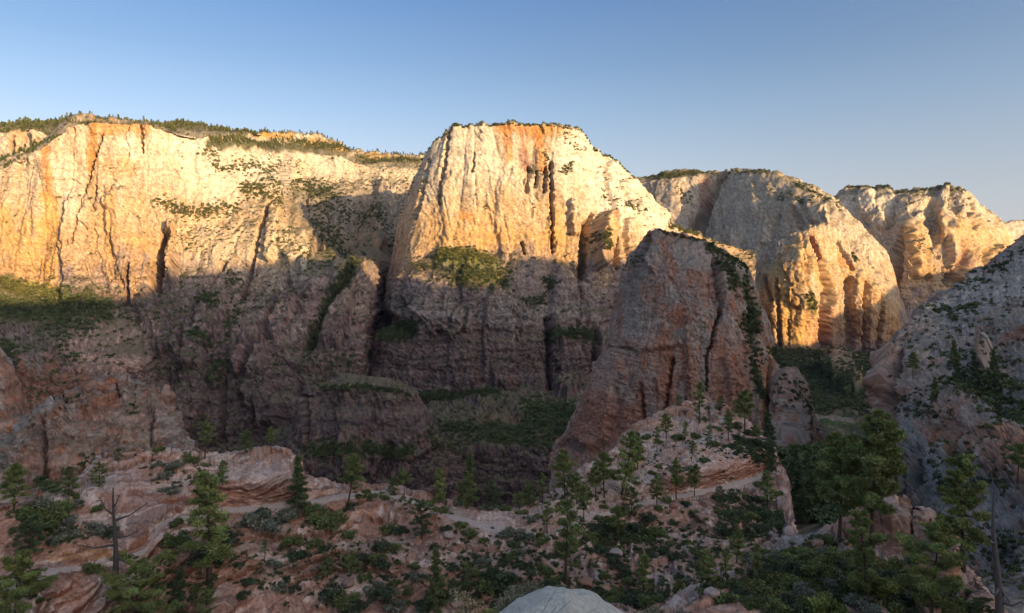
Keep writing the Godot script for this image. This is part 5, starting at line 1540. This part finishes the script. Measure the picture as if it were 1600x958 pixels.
func pale_boulder() -> ArrayMesh:
	var ns := FastNoiseLite.new()
	ns.seed = 8
	ns.frequency = 1.3
	ns.fractal_octaves = 5
	var st := SurfaceTool.new()
	st.begin(Mesh.PRIMITIVE_TRIANGLES)
	var sphere := SphereMesh.new()
	sphere.radial_segments = 96
	sphere.rings = 48
	var arr := sphere.get_mesh_arrays()
	for v in arr[Mesh.ARRAY_VERTEX]:
		var u: Vector3 = v.normalized()
		var p := Vector3(u.x * 2.15, u.y * 2.15, u.z * 1.7)
		p.y = p.y if p.y < 1.5 else 1.5 + (p.y - 1.5) * 1.1
		p.y -= maxf(0.0, u.x) * 0.35
		p *= 1.0 + ns.get_noise_3d(u.x, u.y, u.z) * 0.09
		var g := 1.0 + ns.get_noise_3d(u.x * 6.0, u.y * 6.0, u.z * 6.0) * 0.28
		st.set_color(Color(0.60 * g, 0.555 * g, 0.465 * g))
		st.add_vertex(p)
	for i in arr[Mesh.ARRAY_INDEX]:
		st.add_index(i)
	st.generate_normals()
	return st.commit()

# ---- shrubs: px, py, radius in metres, kind (0 green, 1 grey-green, 2 dark, 3 bright)
const BUSHES := [[395, 828, 2.6, 1], [425, 832, 2.8, 1], [450, 815, 2.0, 1], [410, 812, 1.6, 2], [500, 808, 2.4, 0], [520, 825, 2.6, 0], [485, 800, 1.8, 0], [545, 838, 1.6, 0], [455, 865, 1.8, 0], [468, 880, 2.0, 2], [490, 860, 1.6, 0], [430, 890, 1.4, 1], [460, 875, 1.5, 2], [548, 796, 1.5, 2], [595, 862, 1.8, 2], [600, 885, 1.6, 2], [590, 878, 1.4, 0], [610, 825, 1.7, 0], [625, 832, 1.5, 2], [582, 775, 1.1, 0], [600, 782, 1.2, 0], [572, 768, 1.0, 0], [690, 800, 1.5, 0], [670, 790, 1.3, 0], [735, 836, 1.5, 0], [720, 826, 1.2, 0], [760, 805, 1.4, 1], [800, 838, 2.0, 1], [820, 842, 1.9, 1], [845, 848, 1.5, 0], [830, 826, 1.3, 1], [790, 806, 1.3, 0], [265, 770, 1.6, 1], [255, 752, 1.5, 1], [275, 735, 1.6, 1], [250, 735, 1.4, 1], [300, 725, 1.4, 0], [320, 722, 1.5, 0], [245, 712, 1.1, 0], [290, 714, 1.0, 0], [150, 828, 2.1, 1], [170, 836, 1.6, 2], [140, 820, 1.5, 1], [60, 808, 2.3, 1], [85, 812, 2.4, 0], [100, 825, 2.0, 1], [70, 830, 2.2, 0], [45, 820, 2.0, 0], [112, 838, 1.9, 1], [90, 850, 1.6, 1], [140, 906, 1.6, 0], [120, 796, 1.2, 1], [115, 782, 1.2, 0], [150, 802, 1.0, 0], [270, 850, 2.2, 0], [285, 838, 1.9, 2], [262, 868, 1.8, 3], [300, 855, 1.8, 1], [345, 840, 2.2, 2], [310, 880, 1.8, 2], [340, 880, 1.8, 2], [275, 822, 1.3, 0], [360, 852, 1.6, 2], [190, 880, 1.6, 3], [520, 935, 2.0, 2], [540, 945, 2.2, 0], [555, 955, 1.8, 2], [585, 920, 2.0, 1], [600, 940, 2.2, 2], [615, 950, 1.8, 1], [570, 905, 1.2, 0], [650, 905, 1.4, 1], [660, 955, 1.6, 2], [705, 940, 1.6, 2], [770, 905, 1.9, 2], [785, 915, 2.2, 2], [760, 925, 2.0, 0], [800, 930, 1.8, 2], [740, 900, 1.2, 0], [730, 880, 1.2, 0], [755, 880, 1.0, 1], [820, 895, 1.4, 2], [850, 900, 1.5, 0], [860, 920, 1.6, 2], [870, 870, 1.4, 2], [890, 855, 1.6, 0], [880, 872, 1.3, 0], [930, 830, 2.0, 2], [950, 838, 2.2, 2], [940, 822, 1.8, 0], [975, 842, 2.1, 2], [990, 832, 1.9, 2], [1010, 822, 1.7, 2], [1000, 845, 1.8, 0], [1025, 838, 1.8, 0], [920, 850, 1.6, 0], [935, 868, 1.5, 2], [960, 890, 1.6, 2], [975, 900, 1.5, 2], [945, 900, 1.4, 0], [1040, 792, 1.4, 0], [1070, 800, 1.5, 2], [1085, 810, 1.4, 0], [1120, 785, 1.8, 2], [1140, 780, 1.9, 2], [1160, 775, 1.8, 0], [1180, 785, 2.0, 2], [1165, 800, 1.9, 2], [1190, 770, 1.6, 0], [1175, 815, 1.8, 0], [1150, 815, 1.6, 2], [1130, 830, 1.7, 2], [1170, 838, 2.0, 2], [1190, 830, 1.8, 2], [1205, 815, 1.7, 2], [1215, 780, 1.6, 0], [1040, 870, 1.5, 2], [1060, 880, 1.6, 2], [1075, 860, 1.3, 0], [1085, 890, 1.6, 2], [1040, 930, 1.5, 2], [1030, 950, 1.7, 0], [1100, 880, 1.5, 0], [1120, 865, 1.4, 2], [985, 950, 1.7, 2], [1010, 955, 1.7, 0], [960, 940, 1.5, 0],
	[1010, 690, 1.8, 0], [1030, 695, 1.6, 0], [1060, 690, 1.9, 0], [1085, 678, 1.6, 0], [1100, 655, 1.6, 0], [1120, 668, 1.8, 0], [1140, 700, 2.0, 2], [1115, 700, 1.6, 0], [1155, 690, 2.2, 2], [1170, 680, 2.2, 2], [1180, 700, 2.2, 2], [1195, 705, 2.0, 2], [1150, 665, 1.9, 2], [985, 735, 1.4, 0], [1000, 722, 1.2, 0], [1020, 738, 1.3, 0], [1030, 730, 1.1, 0], [1080, 735, 1.5, 1], [1100, 725, 1.4, 0], [955, 745, 1.4, 0], [945, 790, 1.2, 0], [970, 798, 1.2, 0], [880, 800, 1.3, 0], [860, 812, 1.2, 0], [1180, 720, 1.6, 2], [1120, 650, 1.2, 1], [1105, 640, 1.2, 0]]

const SPUR := [[1215, 880, 1.3, 1], [1240, 890, 1.3, 0], [1265, 885, 1.4, 0], [1290, 880, 1.4, 1], [1310, 895, 1.5, 0], [1250, 915, 1.5, 2], [1280, 920, 1.5, 0], [1310, 925, 1.6, 1], [1340, 935, 1.6, 0], [1225, 925, 1.4, 0], [1200, 905, 1.3, 2], [1180, 925, 1.2, 0], [1200, 940, 1.4, 0], [1240, 945, 1.4, 2], [1270, 950, 1.5, 3], [1310, 955, 1.5, 3], [1350, 960, 1.5, 1], [1390, 955, 1.4, 0], [1420, 945, 1.4, 2], [1380, 920, 1.4, 2], [1400, 895, 1.3, 0], [1330, 905, 1.3, 2], [1360, 890, 1.3, 0], [1160, 945, 1.2, 2], [1140, 955, 1.2, 0], [1290, 858, 1.0, 0], [1260, 870, 1.0, 0], [1180, 885, 1.0, 1], [1200, 868, 0.9, 0], [1430, 880, 1.0, 2], [1445, 925, 1.2, 0], [1475, 945, 1.2, 2], [1500, 950, 1.0, 0], [1290, 905, 1.2, 0], [1235, 868, 0.9, 0], [1380, 940, 1.3, 3], [1255, 935, 1.2, 1], [1325, 945, 1.2, 0], [1300, 938, 1.1, 2], [1215, 958, 1.2, 0]]

func ordinal(k: int) -> String:
	return ["nearest", "second nearest", "third nearest", "fourth nearest", "fifth nearest", "sixth nearest", "seventh nearest", "eighth nearest", "ninth nearest", "tenth nearest", "eleventh nearest", "twelfth nearest", "thirteenth nearest", "fourteenth nearest"][mini(k, 13)]

func shrubs(r: RandomNumberGenerator) -> void:
	var words := ["green", "grey-green", "dark green", "bright green"]
	var tones := [Color(0.135, 0.16, 0.06), Color(0.185, 0.19, 0.135), Color(0.085, 0.105, 0.06), Color(0.19, 0.225, 0.065)]
	var kinds := []
	for k in 4:
		var set_ := []
		for v in 3:
			set_.append(shrub_mesh(500 + k * 10 + v, 16, 1500, 0.15, tones[k], true))
		kinds.append(set_)
	var all := []
	for b in BUSHES:
		all.append(["R", b[0], b[1], b[2], b[3]])
	for b in SPUR:
		all.append(["S", b[0], b[1], b[2], b[3]])
	# more of them on the brushy parts of the slope, where no shrub stands yet
	var guard := 0
	while all.size() < 296 and guard < 6000:
		guard += 1
		var px := r.randf_range(360, 1220)
		var py := r.randf_range(800, 957)
		if px < 640 and py < 850 or r.randf() > 0.25 + 0.75 * smoothstep(500, 950, px):
			continue
		var near := false
		for b in all:
			if absf(b[1] - px) < 15 and absf(b[2] - py) < 9:
				near = true
				break
		for i in TRAIL_A.size():
			if absf(TRAIL_A[i][0] - px) < 30 and absf(TRAIL_A[i][1] - py) < 14:
				near = true
		for i in TRAIL_B.size():
			if absf(TRAIL_B[i][0] - px) < 30 and absf(TRAIL_B[i][1] - py) < 14:
				near = true
		if not near:
			all.append(["R", px, py, r.randf_range(0.6, 1.3), [0, 1, 2, 2, 2, 0][r.randi() % 6]])
	# every shrub is described by the tree it stands closest to
	var told := []
	for b in all:
		var best := 1e9
		var mark := []
		for l in landmarks:
			var dd: float = l[0].distance_to(Vector2(b[1], b[2]))
			if dd < best:
				best = dd
				mark = l
		var off: Vector2 = Vector2(b[1], b[2]) - mark[0]
		var side := "left of" if off.x < 0 else "right of"
		if absf(off.y) > absf(off.x) * 1.2:
			side = "below" if off.y > 0 else "above"
		told.append(["%s shrub %s %s" % [words[b[4]], side, mark[1]], best])
	var order := range(all.size())
	order.sort_custom(func(i, j): return told[i][1] < told[j][1])
	var count := {}
	for i in told.size():
		count[told[i][0]] = count.get(told[i][0], 0) + 1
	var seen := {}
	for i in order:
		var b: Array = all[i]
		var key: String = told[i][0]
		var n: int = seen.get(key, 0)
		seen[key] = n + 1
		var sh := sheet_of(b[0])
		var q := sh.spot(b[1], b[2])
		var o := mesh_node("shrub", kinds[b[4]][r.randi() % 3], M.leaf)
		o.position = q.at - Vector3(0, 0.05, 0)
		var s: float = b[3] * 0.88
		o.basis = Basis(Vector3.UP, r.randf() * TAU).scaled(Vector3(s * r.randf_range(0.85, 1.2), s * r.randf_range(0.8, 1.1), s * r.randf_range(0.85, 1.2)))
		var label := key if count[key] == 1 else ordinal(n) + " " + key
		tag(o, label, "shrub", "shrubs on the near ridge and spur")

func ground_cover(r: RandomNumberGenerator) -> void:
	var m := shrub_mesh(601, 8, 150, 0.3, Color(1, 1, 1), false)
	var sc := Scatter.new()
	var sh: Sheet = sheets["saddle_ridge"]
	patches(sc, sh, [[700, 870, 1200, 850, 34, 900, 0.45, 0.1], [680, 920, 1100, 930, 28, 900, 0.45, 0.1], [480, 850, 640, 900, 34, 260, 0.4, 0.1], [360, 880, 520, 930, 30, 150, 0.4, 0.2], [980, 740, 1160, 690, 26, 200, 0.4, 0.3], [20, 820, 120, 840, 16, 200, 0.5, 0.2], [930, 840, 1020, 840, 14, 300, 0.6, 0.0], [560, 770, 700, 800, 9, 120, 0.45, 0.5], [840, 790, 940, 770, 10, 120, 0.45, 0.4], [240, 740, 330, 740, 20, 60, 0.45, 0.2], [1150, 700, 1210, 720, 14, 240, 0.7, 0.0], [1130, 800, 1220, 820, 18, 300, 0.7, 0.0], [200, 900, 340, 920, 24, 160, 0.5, 0.2], [30, 890, 60, 930, 20, 90, 0.5, 0.2]], r)
	sh = sheets["near_spur"]
	patches(sc, sh, [[1180, 900, 1420, 930, 30, 800, 0.4, 0.4], [1120, 940, 1300, 960, 22, 400, 0.4, 0.3], [1180, 865, 1320, 860, 8, 120, 0.3, 0.3], [1430, 930, 1540, 960, 22, 180, 0.35, 0.3]], r)
	commit_scatter("low_scrub", sc, m, "low scattered ground scrub between the larger shrubs", "scrub", r)
	# brush at the viewer's feet, round the pale boulder
	var tw := [["dry_stalk", -0.55, -5.15, -8.6, 0.9, "dry straw-coloured stalk at the bottom left of the boulder"], ["bare_twigs", 0.25, -6.3, -10.4, 1.3, "leafless grey twigs arching over the boulder's left side"]]
	for a in tw:
		var b := Bits.new()
		var dry: bool = a[0] == "dry_stalk"
		for i in (9 if dry else 26):
			var d := Vector3(r.randf_range(-0.7, 0.8), r.randf_range(0.5, 1.0), r.randf_range(-0.4, 0.4)) if not dry else Vector3(r.randf_range(-0.25, 0.15), 1.0, r.randf_range(-0.1, 0.1))
			var l: float = a[4] * r.randf_range(0.5, 1.0)
			var mid := d * l * 0.5
			var tip := d * l + Vector3(d.x * 0.4, -0.12, 0) * l
			limb(b, [Vector3(0, -1.2, 0), Vector3.ZERO, mid, tip], 0.010, 0.003, Color(0.42, 0.34, 0.22) if dry else Color(0.24, 0.21, 0.19))
			if dry:
				tuft(b, r, tip, 0.07, 26, 0.05, 0.012, Color(0.46, 0.37, 0.22))
				tuft(b, r, mid.lerp(tip, 0.5), 0.06, 20, 0.05, 0.012, Color(0.46, 0.37, 0.22))
		var o := mesh_node(a[0], b.mesh(), M.bark)
		o.position = Vector3(a[1], a[2], a[3])
		tag(o, a[5], "plant")
	var near := [[0.45, -7.75, -14.0, 0.95, 1, "feathery grey-green bush poking up behind the boulder's left end"], [-0.55, -6.2, -10.6, 0.6, 3, "bright green sprig at the bottom edge left of the boulder"], [2.55, -6.75, -11.4, 0.75, 1, "pale grey-green bush at the bottom edge right of the boulder"]]
	for a in near:
		var o := mesh_node("bush", shrub_mesh(700 + int(a[4]), 26, 9000, 0.06, [Color(0.09, 0.11, 0.04), Color(0.16, 0.165, 0.105), Color(0.05, 0.06, 0.04), Color(0.17, 0.20, 0.05)][a[4]], true), M.leaf)
		o.position = Vector3(a[0], a[1], a[2])
		o.scale = Vector3.ONE * a[3]
		tag(o, a[5], "bush")
